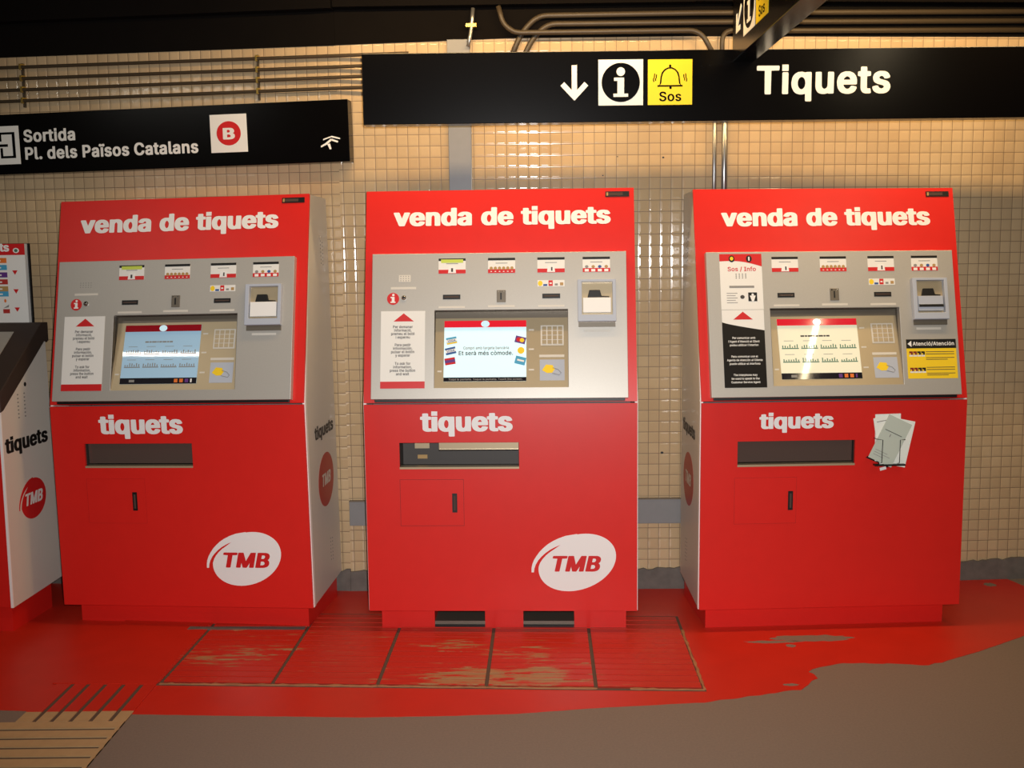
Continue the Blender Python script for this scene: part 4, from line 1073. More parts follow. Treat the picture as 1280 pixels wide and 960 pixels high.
    b.rect(UP, 0.153 + du, 0.261 + du, 0.464, 0.490, PT, PT + 0.0008, 'paper')
    cm = b.build('card_marks', root)
    b = MB()
    n = PT + 0.0008
    b.disc(UP, 0.164 + du, 0.477, 0.0095, 0.011, n, n + 0.0005, 'yellow', seg=16)
    b.rect(UP, 0.176 + du, 0.192 + du, 0.466, 0.474, n, n + 0.0005, 'blue')
    b.rect(UP, 0.197 + du, 0.214 + du, 0.466, 0.489, n, n + 0.0005, 'red_vinyl')
    b.rect(UP, 0.201 + du, 0.210 + du, 0.474, 0.480, n + 0.0005, n + 0.0009, 'paper')
    b.rect(UP, 0.222 + du, 0.234 + du, 0.468, 0.476, n, n + 0.0005, 'ink_grey')
    b.rect(UP, 0.243 + du, 0.256 + du, 0.468, 0.480, n, n + 0.0005, 'coin')
    b.build('mark_print', cm)

    # ---- bank card reader
    ru0, ru1, rv0, rv1 = 0.312 + du, 0.464 + du, 0.318, 0.487
    if kind == 'right':
        ru0, ru1 = 0.326, 0.470
    b = MB()
    b.holed(UP, ru0, ru1, rv0, rv1, ru0 + 0.017, ru1 - 0.014, rv0 + 0.027, rv1 - 0.010, PT, PT + 0.024, 'bezel')
    rd = b.build('card_reader', root, bevel=0.002)
    iu0, iu1, iv0, iv1 = ru0 + 0.017, ru1 - 0.014, rv0 + 0.027, rv1 - 0.010
    b = MB()
    b.rect(UP, iu0, iu1, iv0, iv1, PT, PT + 0.004, 'satin')
    b.build('reader_plate', rd)
    b = MB()
    vm = iv0 + 0.52 * (iv1 - iv0)
    b.rect(UP, iu0 + 0.004, iu1 - 0.006, iv0 + 0.008, vm, PT + 0.004, PT + 0.020, 'white' if kind != 'right' else 'bezel')
    if kind == 'right':
        b.rect(UP, iu0 + 0.004, iu1 - 0.006, iv0 + 0.022, iv0 + 0.034, PT + 0.020, PT + 0.024, 'chrome')
    b.build('reader_block', rd, bevel=0.002)
    b = MB()
    b.prism(UP, [(iu0 + 0.022, vm), (iu1 - 0.012, vm), (iu1 - 0.012, vm + 0.006), (iu0 + 0.078, vm + 0.008), (iu0 + 0.072, vm + 0.032), (iu0 + 0.030, vm + 0.032)], PT + 0.004, PT + 0.014, 'black')
    b.build('reader_mouth', rd, bevel=0.002)
    b = MB()
    b.rect(UP, ru0 + 0.003, ru1 - 0.003, rv0 - 0.020, rv0, PT, PT + 0.006, 'steel_dark')  # dark strip painted for the reader's underside and the shadow below it
    b.build('reader_shade_strip', rd)

    # ---- information stickers at the left of the panel
    if kind != 'right':
        engraved(root, du, -0.436, -0.334, 0.459, 0.468)
        b = MB()
        b.disc(UP, -0.4265 + du, 0.4205, 0.0245, 0.0245, PT, PT + 0.0012, 'red_vinyl', seg=28)
        inf = b.build('information_badge', root)
        b = MB()
        n = PT + 0.0012
        c = -0.4265 + du
        b.disc(UP, c + 0.001, 0.436, 0.005, 0.005, n, n + 0.0005, 'white', seg=14)
        b.prism(UP, [(c - 0.010, 0.4285), (c + 0.006, 0.4285), (c + 0.006, 0.409), (c + 0.010, 0.409), (c + 0.010, 0.404), (c - 0.010, 0.404), (c - 0.010, 0.409), (c - 0.005, 0.409), (c - 0.005, 0.4235), (c - 0.010, 0.4235)], n, n + 0.0005, 'white')
        b.build('information_letter', inf)
        b = MB()
        b.disc(UP, -0.383 + du, 0.424, 0.0105, 0.0105, PT, PT + 0.004, 'chrome', seg=18)
        b.dome(UP, -0.383 + du, 0.424, PT + 0.004, 0.008, 0.005, 'chrome')
        b.build('push_button', root, smooth=False)
        if kind == 'middle':
            b = MB()
            b.rect(UP, -0.404 + du, -0.357 + du, 0.489, 0.517, PT, PT + 0.0012, 'strip_text')
            for i in range(4):
                for j in range(3):
                    b.disc(UP, -0.396 + du + i * 0.0105, 0.494 + j * 0.009, 0.0022, 0.0022, PT + 0.0012, PT + 0.0016, 'ink_grey', seg=6)
            b.build('speaker_grille', root)
        else:
            b = MB()
            for i in range(5):
                for j in range(3):
                    b.disc(UP, -0.412 + du + i * 0.0115, 0.494 + j * 0.009, 0.0022, 0.0022, PT, PT + 0.0005, 'ink_grey', seg=6)
            b.build('speaker_grille', root)
        s0, s1 = -0.4745 + du, -0.297 + du
        st = sticker(root, 'instruction_sticker', UP, s0, s1, 0.058, 0.370)
        n = PT + 0.0008
        b = MB()
        b.rect(UP, s0, s1, 0.058, 0.086, n, n + 0.0005, 'red_vinyl')
        b.build('sticker_stripe', st)
        c = (s0 + s1) / 2
        tri_arrow(st, UP, c + 0.003, 0.328, 0.082, 0.033, n)
        lines(st, UP, [(0.301, 'Per demanar'), (0.287, 'informació,'), (0.273, 'premeu el botó'), (0.259, 'i espereu'),
                       (0.228, 'Para pedir'), (0.214, 'información,'), (0.200, 'pulsar el botón'), (0.186, 'y esperar'),
                       (0.153, 'To ask for'), (0.139, 'information,'), (0.125, 'press the button'), (0.111, 'and wait')], c, n + 0.0006, 'ink', 0.0155)
    else:
        n = PT + 0.0008
        s0, s1 = -0.456, -0.283
        st = sticker(root, 'help_sticker', UP, s0, s1, 0.369, 0.596)
        b = MB()
        band = [(s0, 0.596), (s0, 0.566)] + [(s0 + (s1 - s0) * i / 10, 0.566 - 0.018 * (i / 10) + 0.010 * math.sin(math.pi * i / 10) - 0.004 * i / 10) for i in range(1, 11)] + [(s1, 0.596)]
        b.prism(UP, band, n, n + 0.0005, 'red_vinyl')
        b.disc(UP, s0 + 0.050, 0.576, 0.012, 0.014, n + 0.0005, n + 0.0009, 'black', seg=18)
        b.disc(UP, s0 + 0.050, 0.577, 0.007, 0.008, n + 0.0009, n + 0.0013, 'yellow', seg=14)
        b.disc(UP, s0 + 0.121, 0.576, 0.012, 0.014, n + 0.0005, n + 0.0009, 'black', seg=18)
        b.rect(UP, s0 + 0.118, s0 + 0.124, 0.568, 0.584, n + 0.0009, n + 0.0013, 'white')
        b.build('sticker_band', st)
        t = MB()
        t.text(UP, 'Sos / Info', 0.526, 0.024, 'red_vinyl', u0=s0 + 0.032, u1=s0 + 0.148, n=n + 0.0005)
        for i in range(4):
            for j in range(3):
                t.disc(UP, s0 + 0.066 + i * 0.013, 0.498 + j * 0.0075, 0.003, 0.003, n, n + 0.0004, 'ink_grey', seg=6)
        t.rect(UP, s0 + 0.036, s0 + 0.138, 0.457, 0.466, n, n + 0.0005, 'ink_grey')
        for i in range(5):
            t.rect(UP, s0 + 0.024, s0 + 0.068 - (i % 2) * 0.008, 0.396 + i * 0.0095, 0.3985 + i * 0.0095, n, n + 0.0005, 'ink_grey')
        t.build('sticker_lettering', st)
        t = MB()
        t.disc(UP, s0 + 0.088, 0.420, 0.009, 0.008, n, n + 0.0006, 'ink', seg=14)
        t.rect(UP, s0 + 0.112, s0 + 0.148, 0.402, 0.438, n, n + 0.0006, 'black')
        t.disc(UP, s0 + 0.130, 0.428, 0.005, 0.006, n + 0.0006, n + 0.001, 'white', seg=12)
        t.prism(UP, [(s0 + 0.126, 0.402), (s0 + 0.134, 0.402), (s0 + 0.142, 0.425), (s0 + 0.118, 0.425)], n + 0.0006, n + 0.001, 'white')
        t.build('sticker_pictogram', st)
        s0, s1 = -0.456, -0.284
        st = sticker(root, 'interphone_sticker', UP, s0, s1, 0.054, 0.367, 'black_sticker')
        b = MB()
        cur = [(s1, 0.367), (s0, 0.367)] + [(s0 + (s1 - s0) * i / 10, 0.318 - 0.034 * (i / 10) ** 0.8) for i in range(0, 11)]
        b.prism(UP, cur, n, n + 0.0005, 'paper')
        b.build('sticker_top', st)
        c = (s0 + s1) / 2
        tri_arrow(st, UP, c, 0.328, 0.080, 0.032, n + 0.0005)
        lines(st, UP, [(0.250, 'Per comunicar amb'), (0.2355, "l'Agent d'Atenció al Client"), (0.221, "podeu utilitzar l'interfon"),
                       (0.175, 'Para comunicar con el'), (0.1605, 'Agente de Atención al Cliente'), (0.146, 'puede utilizar el interfono'),
                       (0.101, 'The interphone may'), (0.0865, 'be used to speak to the'), (0.072, 'Customer Service Agent')], c, n + 0.0006, 'paper', 0.0120)
        # yellow warning sticker
        s0, s1 = 0.2935, 0.4985
        st = sticker(root, 'warning_sticker', UP, s0, s1, 0.081, 0.240, 'yellow')
        b = MB()
        b.rect(UP, s0, s1, 0.203, 0.240, n, n + 0.0005, 'black')
        b.prism(UP, [(s0 + 0.005, 0.2215), (s0 + 0.021, 0.209), (s0 + 0.021, 0.234)], n + 0.0005, n + 0.001, 'white')
        b.text(UP, 'Atenció/Atención', 0.2145, 0.0215, 'white', u0=s0 + 0.026, u1=s1 - 0.008, n=n + 0.0011)
        b.build('sticker_heading', st)
        b = MB()
        for vv in (0.178, 0.112):
            for i in range(4):
                uu = s0 + 0.010 + i * 0.0165
                b.rect(UP, uu, uu + 0.0145, vv - 0.008, vv + 0.010, n, n + 0.0005, 'paper')
                b.rect(UP, uu, uu + 0.0145, vv - 0.001, vv + 0.013, n + 0.0005, n + 0.001, 'red_seam' if i < 2 else 'black')
                b.disc(UP, uu + 0.004, vv + 0.002, 0.003, 0.004, n + 0.001, n + 0.0013, 'yellow', seg=8)
        for vv in (0.189, 0.180, 0.165, 0.158, 0.126, 0.117, 0.102, 0.095):
            b.rect(UP, s0 + 0.078, s1 - 0.010 - 0.014 * ((vv * 1000) % 3), vv - 0.0012, vv + 0.0012, n, n + 0.0005, 'ink')
        b.build('sticker_print', st)
    return root


MAIN = make_machine((-0.0488, 4.1296, 0), (0, -0.0006, -0.0395), (1.001,) * 3,
                    'middle red ticket machine with bright white screen and two dark openings in its plinth', 'middle', 0.0)
LEFTM = make_machine((-1.3657, 4.2344, 0), (0, -0.0128, -0.1184), (0.9947 * 1.0006, 0.9947, 0.9947),
                     'red ticket machine under the exit sign, white oval logo and unbroken plinth', 'left', -0.008)
RIGHTM = make_machine((1.2838, 4.1309, 0), (0, 0.0027, 0.0419), (0.995 * 0.9892, 0.995, 0.995),
                      'red ticket machine with yellow warning sticker and a wire holder of leaflets', 'right', 0.002)


# ------------------------------------------------------------------ leaflets in a wire holder on the right-hand machine
def on_right_machine(o):
    o.location, o.rotation_euler, o.scale = RIGHTM.location, RIGHTM.rotation_euler, RIGHTM.scale
    return o


H0 = 0.0
hold = on_right_machine(empty('leaflet_holder', (0, 0, 0)))
thing(hold, 'thin black wire leaflet holder fixed to the red front beside the delivery window', 'leaflet holder')
b = MB()
for pts in ([(0.163, 0.796, 0.002), (0.163, 0.796, 0.032), (0.188, 0.792, 0.033), (0.186, 0.700, 0.033), (0.186, 0.690, 0.002)],
            [(0.280, 0.792, 0.002), (0.280, 0.792, 0.032), (0.260, 0.791, 0.033), (0.259, 0.698, 0.033), (0.259, 0.690, 0.002)]):
    b = MB()
    b.tube([LOW.p(*p) for p in pts], 0.0016, 'black', seg=8)
    b.build('wire', hold)
b = MB()
b.prism(LOW, [(0.132, 0.716), (0.196, 0.688), (0.222, 0.674), (0.235, 0.690), (0.288, 0.697), (0.288, 0.705), (0.14, 0.722)], 0.0, 0.008, 'black')
b.rect(LOW, 0.160, 0.285, 0.686, 0.692, 0.008, 0.034, 'black')
b.build('base_tray', hold)
b = MB()
f = LOW.sub(0.203, 0.6715, 0.006, 0.25)
b.rect(f, -0.014, 0.012, -0.006, 0.006, 0.0, 0.003, 'white')
b.build('clip', hold)

LW, LH = 0.105, 0.190
leafs = [   # lower-left corner (u, v), turn, height above the front, label, printed
    (0.166, 0.703, 0.02, 0.010, 'white leaflet standing straight at the back of the wire holder', 0),
    (0.186, 0.696, -0.20, 0.0135, 'white leaflet leaning right just behind the front one in the holder', 1),
    (0.184, 0.690, 0.17, 0.017, 'white leaflet leaning left in the wire holder on the red machine', 2),
    (0.1335, 0.723, -0.445, 0.0225, 'front leaflet in the wire holder, tilted right, with dark printed line', 3)]
for (u, v, r, n, lab, kind) in leafs:
    f = LOW.sub(u, v, n, r)
    b = MB()
    b.rect(f, 0, LW, 0, LH, 0, 0.0022, 'leaflet_grey' if kind == 3 else 'leaflet')
    o = on_right_machine(b.build('leaflet'))
    thing(o, lab, 'leaflet', 'leaflets in the wire holder')
    b = MB()
    if kind == 3:
        b.rect(f, 0.012, 0.088, 0.128, 0.1305, 0.0022, 0.0028, 'ink')
        b.rect(f, 0.040, 0.044, 0.108, 0.120, 0.0022, 0.0028, 'ink_grey')
        for i, w in enumerate((0.055, 0.070, 0.045)):
            b.rect(f, 0.012, 0.012 + w, 0.040 - i * 0.010, 0.042 - i * 0.010, 0.0022, 0.0028, 'ink_grey')
    else:
        b.rect(f, 0.012, 0.080, 0.172, 0.175, 0.0022, 0.0028, 'ink_grey')
    b.build('print', o)

# ------------------------------------------------------------------ long black sign
SIGN_A = 0.0
SX0, SX1, SZ0, SZ1, SY = -0.579, 2.75, 2.056, 2.331, 4.25
S = Fr((0, SY, 0), (1, 0, 0), (0, 0, 1), (0, -1, 0))
sign = empty('overhead_sign', (0, 0, 0))
thing(sign, 'long black sign reading Tiquets with arrow, information and yellow bell pictograms', 'sign')
b = MB()
b.rect(S, SX0, SX1, SZ0, SZ1, -0.07, 0.0, 'sign_black')
b.build('sign_board', sign, bevel=0.002)
lettering(sign, 'sign_lettering', S, 'Tiquets', 2.160, 0.148, 'sign_white', u0=0.982, u1=1.512, n=0.0015, font=SEMI)


def down_arrow(par, fr, cu, cv, h, m='sign_white', rot=0.0):
    f = fr.sub(cu, cv, 0, rot)
    k = h / 0.137
    b = MB()
    b.rect(f, -0.0105 * k, 0.0105 * k, -0.052 * k, 0.0685 * k, 0, 0.0012, m)
    for sg in (-1, 1):
        pl = [(0, -0.0685 * k), (0, -0.039 * k), (sg * 0.040 * k, 0.004 * k), (sg * 0.055 * k, -0.0105 * k)]
        b.prism(f, pl, 0, 0.0013, m)
    return b.build('arrow_pictogram', par)


def info_square(par, fr, u0, v0, s):
    b = MB()
    b.rect(fr, u0, u0 + s, v0, v0 + s, 0, 0.0012, 'sign_white')
    o = b.build('information_pictogram', par)
    b = MB()
    c, d = u0 + s / 2, v0 + s / 2
    b.disc(fr, c, d, s * 0.428, s * 0.428, 0.0012, 0.002, 'sign_black', seg=48)
    b.disc(fr, c, d + 0.235 * s, s * 0.095, s * 0.095, 0.002, 0.0026, 'sign_white', seg=24)
    P = [(-0.15, 0.105), (0.075, 0.105), (0.075, -0.245), (0.165, -0.245), (0.165, -0.315), (-0.165, -0.315), (-0.165, -0.245), (-0.075, -0.245), (-0.075, 0.035), (-0.15, 0.035)]
    b.prism(fr, [(c + x * s, d + y * s) for x, y in P], 0.002, 0.0026, 'sign_white')
    b.build('letter', o)
    return o


def sos_square(par, fr, u0, v0, s):
    b = MB()
    b.rect(fr, u0, u0 + s, v0, v0 + s, 0, 0.0012, 'sign_yellow')
    o = b.build('alarm_pictogram', par)
    b = MB()
    n = 0.0012
    c = u0 + s / 2
    out = [(-0.285, 0.400), (-0.235, 0.455), (-0.215, 0.62), (-0.185, 0.72), (-0.12, 0.79), (-0.045, 0.825), (0.045, 0.825), (0.12, 0.79), (0.185, 0.72), (0.215, 0.62), (0.235, 0.455), (0.285, 0.400)]
    t = 0.032
    inn = [(-0.235, 0.400 + t), (-0.200, 0.470), (-0.183, 0.62), (-0.155, 0.705), (-0.10, 0.765), (-0.035, 0.795), (0.035, 0.795), (0.10, 0.765), (0.155, 0.705), (0.183, 0.62), (0.200, 0.470), (0.235, 0.400 + t)]
    k = b.slot('sign_black')
    for i in range(len(out) - 1):
        b.face([fr.p(c + x * s, v0 + y * s, n + 0.0006) for x, y in (out[i], out[i + 1], inn[i + 1], inn[i])][::-1], 'sign_black')
    b.rect(fr, c - 0.285 * s, c + 0.285 * s, v0 + 0.400 * s, v0 + 0.435 * s, n, n + 0.0006, 'sign_black')
    b.disc(fr, c, v0 + 0.855 * s, 0.028 * s, 0.035 * s, n, n + 0.0006, 'sign_black', seg=12)
    b.disc(fr, c + 0.01 * s, v0 + 0.375 * s, 0.030 * s, 0.030 * s, n, n + 0.0006, 'sign_black', seg=12)
    for sg in (-1, 1):
        for (r0, a) in ((0.30, 0.07), (0.345, 0.09)):
            pl = []
            for i in range(7):
                q = -a + 2 * a * i / 6
                pl.append((c + sg * (r0 + 0.022 - 0.25 * q * q * 4 + 0.02 * (i / 6.0 < 0.5)) * s * 1.0, v0 + (0.60 + q) * s))
            for i in range(6, -1, -1):
                q = -a + 2 * a * i / 6
                pl.append((c + sg * (r0 - 0.25 * q * q * 4 + 0.02 * (i / 6.0 < 0.5)) * s, v0 + (0.60 + q) * s))
            b.prism(fr, pl, n, n + 0.0006, 'sign_black')
    b.build('bell', o)
    b = MB()
    b.text(fr, 'Sos', v0 + 0.085 * s, 0.29 * s, 'sign_black', u0=c - 0.245 * s, u1=c + 0.255 * s, n=n + 0.0008, font=BOLD)
    b.build('pictogram_lettering', o)
    return o


down_arrow(sign, S, 0.2605, 2.2085, 0.137)
info_square(sign, S, 0.3555, 2.1200, 0.1770)
sos_square(sign, S, 0.5515, 2.1200, 0.1755)
b = MB()
for x in (-0.30, 0.55, 1.45, 2.3):
    b.rect(XY, x - 0.02, x + 0.02, SY + 0.07, 4.72, 2.30, 2.325, 'black')
b.build('wall_bracket', sign)

# sign hanging across, seen from its end
CX0, CX1, CZ0, CZ1, CY0, CY1 = 0.885, 0.969, 2.282, 2.560, 2.55, 4.248
cross = empty('hanging_sign', (0, 0, 0))
thing(cross, 'black sign jutting out over the word Tiquets, its pictograms seen at a slant', 'sign')
b = MB()
b.rect(XY, CX0, CX1, CY0, CY1, CZ0, CZ1, 'sign_black')
b.build('sign_board', cross, bevel=0.002)
K = Fr((CX0, CY1, 0), (0, -1, 0), (0, 0, 1), (-1, 0, 0))
down_arrow(cross, K, 0.108, 2.420, 0.125, rot=-0.785)
info_square(cross, K, 0.196, 2.338, 0.185)
sos_square(cross, K, 0.395, 2.338, 0.180)
b = MB()
for (y) in (2.9, 3.6):
    b.tube([(0.927, y, CZ1), (0.927, y, TOP)], 0.012, 'black')
b.build('hanger_rod', cross)
b = MB()
for x in (0.905, 0.955):
    b.disc(S, x, 2.291, 0.006, 0.005, 0.0, 0.004, 'chrome', seg=10)
b.build('screw', cross)

# ------------------------------------------------------------------ exit sign on the left wall
LF = Fr(P_L, (math.cos(A_L), math.sin(A_L), 0), (0, 0, 1), (math.sin(A_L), -math.cos(A_L), 0))
E_ = LF.sub(0.072, 1.953, 0.0, 0.0140)       # lower right corner of the board
ex = empty('exit_sign', (0, 0, 0))
thing(ex, 'black sign with white exit lettering and red round B, above the left machine', 'sign')
EN = 0.07
E2 = Fr(E_.p(0, 0, EN), E_.u, E_.v, E_.n)
b = MB()
b.rect(E2, -2.3, -0.002, 0, 0.266, -0.066, 0.0, 'sign_black')
b.build('sign_board', ex, bevel=0.002)


def eu(u):
    return u - 0.072


def ev(u, z):
    return z - 1.953 - 0.0140 * (u - 0.072)


lettering(ex, 'sign_lettering', E2, 'Sortida', ev(-1.43, 2.0735), 0.0735, 'sign_white', u0=eu(-1.436), u1=eu(-1.189), n=0.0015, font=SEMI)
lettering(ex, 'sign_lettering', E2, 'Pl. dels Països Catalans', ev(-1.43, 1.996), 0.0735, 'sign_white', u0=eu(-1.434), u1=eu(-0.616), n=0.0015, font=SEMI)
# exit symbol: white square with a dark maze-like line
b = MB()
q = 0.170
qu, qv = eu(-1.628), ev(-1.46, 1.976)
b.rect(E2, qu, qu + q, qv, qv + q, 0, 0.0012, 'sign_white')
pic = b.build('exit_pictogram', ex)
b = MB()
f = E2.sub(qu, qv, 0.0012)
n0, n1 = 0.0, 0.0006
for (a, c, d, e) in ((0.43, 0.88, 0.78, 0.84), (0.80, 0.88, 0.16, 0.84), (0.45, 0.88, 0.16, 0.22), (0.43, 0.50, 0.60, 0.84), (0.45, 0.52, 0.16, 0.43), (0.12, 0.67, 0.46, 0.53), (0.12, 0.20, 0.16, 0.84)):
    b.rect(f, a * q, c * q, d * q, e * q, n0, n1, 'sign_black')
b.build('maze_line', pic)
# red B
b = MB()
u0, u1, v0, v1 = eu(-0.5565), eu(-0.3885), ev(-0.47, 2.0045), ev(-0.47, 2.169)
b.rect(E2, u0, u1, v0, v1, 0, 0.0012, 'sign_white')
pic = b.build('line_pictogram', ex)
b = MB()
cu, cv = (u0 + u1) / 2, (v0 + v1) / 2
b.disc(E2, cu, cv, 0.0555, 0.0525, 0.0012, 0.0018, 'red_vinyl', seg=40)
b.text(E2, 'B', cv - 0.0245, 0.058, 'sign_white', u0=cu - 0.027, u1=cu + 0.028, n=0.0022, font=BLACK)
b.build('letter', pic)
# small white running emblem
b = MB()
f = E2.sub(eu(-0.016), ev(-0.016, 2.034), 0.0)
for pl in ([(-0.040, -0.018), (-0.012, -0.006), (0.012, 0.014), (0.004, 0.018), (-0.018, 0.002), (-0.042, -0.012)],
           [(-0.030, 0.012), (0.006, 0.024), (0.046, 0.014), (0.046, 0.020), (0.010, 0.030), (-0.030, 0.018)],
           [(0.000, 0.012), (0.034, 0.000), (0.038, 0.006), (0.010, 0.018)],
           [(-0.012, -0.006), (-0.002, -0.028), (0.006, -0.026), (0.000, -0.002)]):
    b.prism(f, pl, 0.0, 0.0012, 'sign_white')
b.build('emblem', ex)
b = MB()
for u in (-1.9, -0.9, -0.15):
    b.rect(E_, u, u + 0.04, 0.10, 0.14, 0.0, 0.006, 'black')
b.build('wall_bracket', ex)

# ------------------------------------------------------------------ conduits and pipes
ROWS = [(2.411, 2.412, 0.0005), (2.357, 2.365, 0.0040), (2.307, 2.321, 0.0090), (2.262, 2.2745, 0.0110)]
NAMES = ['uppermost of four thin conduits on the tiles above the exit sign', 'second conduit from the top above the exit sign',
         'third conduit from the top above the exit sign', 'lowest of the four thin conduits, just above the exit sign']
for (za, zb, k), lab in zip(ROWS, NAMES):
    b = MB()
    pts = [LF.p(u, zb + k * (u - 0.12) * (0.7 if u < -0.35 else 1.0), 0.022) for u in (-2.55, -1.46, -0.9, -0.352, 0.12, 0.33)]
    b.tube(pts, 0.0075, 'conduit')
    thing(b.build('conduit', smooth=True), lab, 'conduit', 'thin conduits above the exit sign')
for u, lab in ((-1.46, 'vertical row of small brass clamps at the left end of the conduits'), (-0.352, 'vertical row of small brass clamps above the B of the exit sign')):
    b = MB()
    b.rect(LF, u - 0.004, u + 0.004, 2.235, 2.43, 0.0, 0.014, 'conduit_dark')
    o = thing(b.build('conduit_clamp'), lab, 'clamp', 'clamps on the thin conduits')
    for (za, zb, k) in ROWS:
        b = MB()
        z = zb + k * (u - 0.12) * (0.7 if u < -0.35 else 1.0)
        b.rect(LF, u - 0.007, u + 0.007, z + 0.008, z + 0.015, 0.0, 0.026, 'brass')
        b.rect(LF, u - 0.004, u + 0.004, z - 0.012, z + 0.012, 0.02, 0.032, 'brass')
        b.build('saddle', o)

CF = Fr(P_L, (math.cos(A_C), math.sin(A_C), 0), (0, 0, 1), (math.sin(A_C), -math.cos(A_C), 0))

RF = Fr(P_R, (math.cos(A_R), math.sin(A_R), 0), (0, 0, 1), (math.sin(A_R), -math.cos(A_R), 0))


def cx(x):
    return x + 0.757


def bend(pts, r=0.05, n=6):
    out = [Vector(pts[0])]
    for a, p, c in zip(pts, pts[1:], pts[2:]):
        a, p, c = Vector(a), Vector(p), Vector(c)
        d1, d2 = (a - p), (c - p)
        k = min(r, d1.length * 0.45, d2.length * 0.45)
        q0, q1 = p + d1.normalized() * k, p + d2.normalized() * k
        for i in range(n + 1):
            t = i / n
            out.append(q0 * (1 - t) ** 2 + p * (2 * t * (1 - t)) + q1 * t ** 2)
    out.append(Vector(pts[-1]))
    return out


def pipe(name, pts, r, m, lab, cat, group=None, rad=0.05):
    b = MB()
    b.tube(bend(pts, rad), r, m, seg=12)
    return thing(b.build(name, smooth=True), lab, cat, group)


G = 'dark conduits under the ceiling'
n = 0.022
pipe('conduit', [RF.p(2.2, 2.585, n), CF.p(cx(0.82), 2.571, n), CF.p(cx(0.13), 2.569, n), CF.p(cx(0.060), 2.50, n), CF.p(cx(0.0), 2.37, n)], 0.012, 'conduit_dark',
     'highest dark conduit under the ceiling, bending down on its left end', 'conduit', G)
pipe('conduit', [RF.p(2.2, 2.545, n), CF.p(cx(0.82), 2.532, n), CF.p(cx(0.17), 2.533, n), CF.p(cx(0.105), 2.47, n), CF.p(cx(0.05), 2.36, n)], 0.012, 'conduit_dark',
     'middle dark conduit under the ceiling, bending down behind the long sign', 'conduit', G)
pipe('conduit', [CF.p(cx(0.90), 2.37, 0.05), CF.p(cx(0.83), 2.492, 0.05), CF.p(cx(0.03), 2.493, 0.05), CF.p(cx(-0.02), 2.53, 0.05), CF.p(cx(-0.04), 2.605, 0.05)], 0.011, 'conduit_dark',
     'lowest dark conduit, dropping at its right end beside the hanging sign', 'conduit', G)
pipe('conduit', [RF.p(2.2, 2.506, n), RF.p(0.3, 2.497, n), CF.p(cx(0.93), 2.496, n), CF.p(cx(0.93), 2.36, n)], 0.011, 'conduit_dark',
     'low dark conduit right of the hanging sign, just above the tiles', 'conduit', G)
pipe('pipe', [CF.p(cx(-0.150), 2.603, 0.03), CF.p(cx(-0.158), 2.52, 0.03), CF.p(cx(-0.172), 2.44, 0.045)], 0.0085, 'pipe',
     'short grey pipe at the top of the grey trunking, with brass clip', 'pipe')
b = MB()
b.rect(CF, cx(-0.182), cx(-0.136), 2.523, 2.537, 0.0, 0.042, 'brass')
b.build('pipe_clip', bpy.data.objects['pipe'])
pipe('pipe', [CF.p(cx(0.901), 2.40, 0.02), CF.p(cx(0.901), 1.45, 0.02)], 0.0085, 'pipe', 'thinner left pipe of the steel pair dropping behind the right machine', 'pipe', 'steel pipes behind the right machine')
pipe('pipe', [CF.p(cx(0.946), 2.40, 0.016), CF.p(cx(0.946), 1.45, 0.016)], 0.0125, 'pipe', 'thicker right pipe of the steel pair dropping behind the right machine', 'pipe', 'steel pipes behind the right machine')
# dark tray along the wall head
b = MB()
b.rect(LF, -2.5, 0.0, 2.606, 2.70, 0.0, 0.06, 'concrete_dark')
b.rect(CF, 0.0, cx(0.81), 2.610, 2.70, 0.0, 0.06, 'concrete_dark')
b.rect(RF, 0.0, 2.4, 2.612, 2.70, 0.0, 0.06, 'concrete_dark')
thing(b.build('cable_tray'), 'dark cable tray running along the very top above the conduits', 'cable tray')

# grey trunking
b = MB()
b.rect(CF, cx(-0.267), cx(-0.168), 0.42, 2.475, 0.0, 0.022, 'grey_paint')
o = thing(b.build('vertical_trunking', bevel=0.002), 'grey upright trunking rising behind the middle machine to the long sign', 'trunking')
b = MB()
b.rect(CF, cx(-0.169), cx(-0.1655), 0.42, 2.475, 0.0, 0.025, 'steel_dark')
b.build('cover_edge', o)
b = MB()
b.rect(CF, 0.004, cx(0.80), 0.312, 0.424, 0.0, 0.020, 'grey_paint')
o = thing(b.build('horizontal_trunking', bevel=0.002), 'grey level trunking along the tiles between the machines, low on the wall', 'trunking')
b = MB()
b.rect(CF, 0.004, cx(0.80), 0.424, 0.429, 0.0, 0.023, 'steel_dark')
b.build('cover_edge', o)

# ------------------------------------------------------------------ low ticket kiosk at the left edge
kio = empty('ticket_kiosk', (-2.06, 4.176, 0), (0, 0, -0.08))
thing(kio, 'low ticket kiosk with dark sloping console at the left edge of the view', 'ticket kiosk')
KS = Fr((0, 0, 0), (0, 1, 0), (0, 0, 1), (1, 0, 0))     # right flank: depth, up, outwards
KW = 1.0
b = MB()
b.prism(KS, [(0.0, 0.118), (0.395, 0.132), (0.374, 1.197), (0.346, 1.197), (0.0, 0.945)], -0.010, 0.0, 'white_panel')
sp = b.build('side_panel', kio)
b = MB()
b.prism(KS, [(-0.004, 0.118), (0.001, 0.118), (0.001, 0.945), (-0.004, 0.943)], -0.010, 0.0008, 'edge_white')
b.build('edge_trim', sp)
b = MB()
b.text(KS, 'tiquets', 0.757, 0.075, 'black', u0=0.012, u1=0.345, n=0.0012, font=BLACK)
b.build('side_lettering', sp)
oval_logo(KS, sp, 0.202, 0.533, 0.098, 0.090, 0.0, 'red_vinyl', 'white_panel', 'paper', 0.126, 0.268, 0.512, 0.060, rot=0.12)
b = MB()
for i in range(2):
    for j in range(7):
        b.disc(KS, 0.13 + i * 0.05, 0.985 - j * 0.016, 0.006, 0.0035, 0.0, 0.0005, 'ink_grey', seg=8)
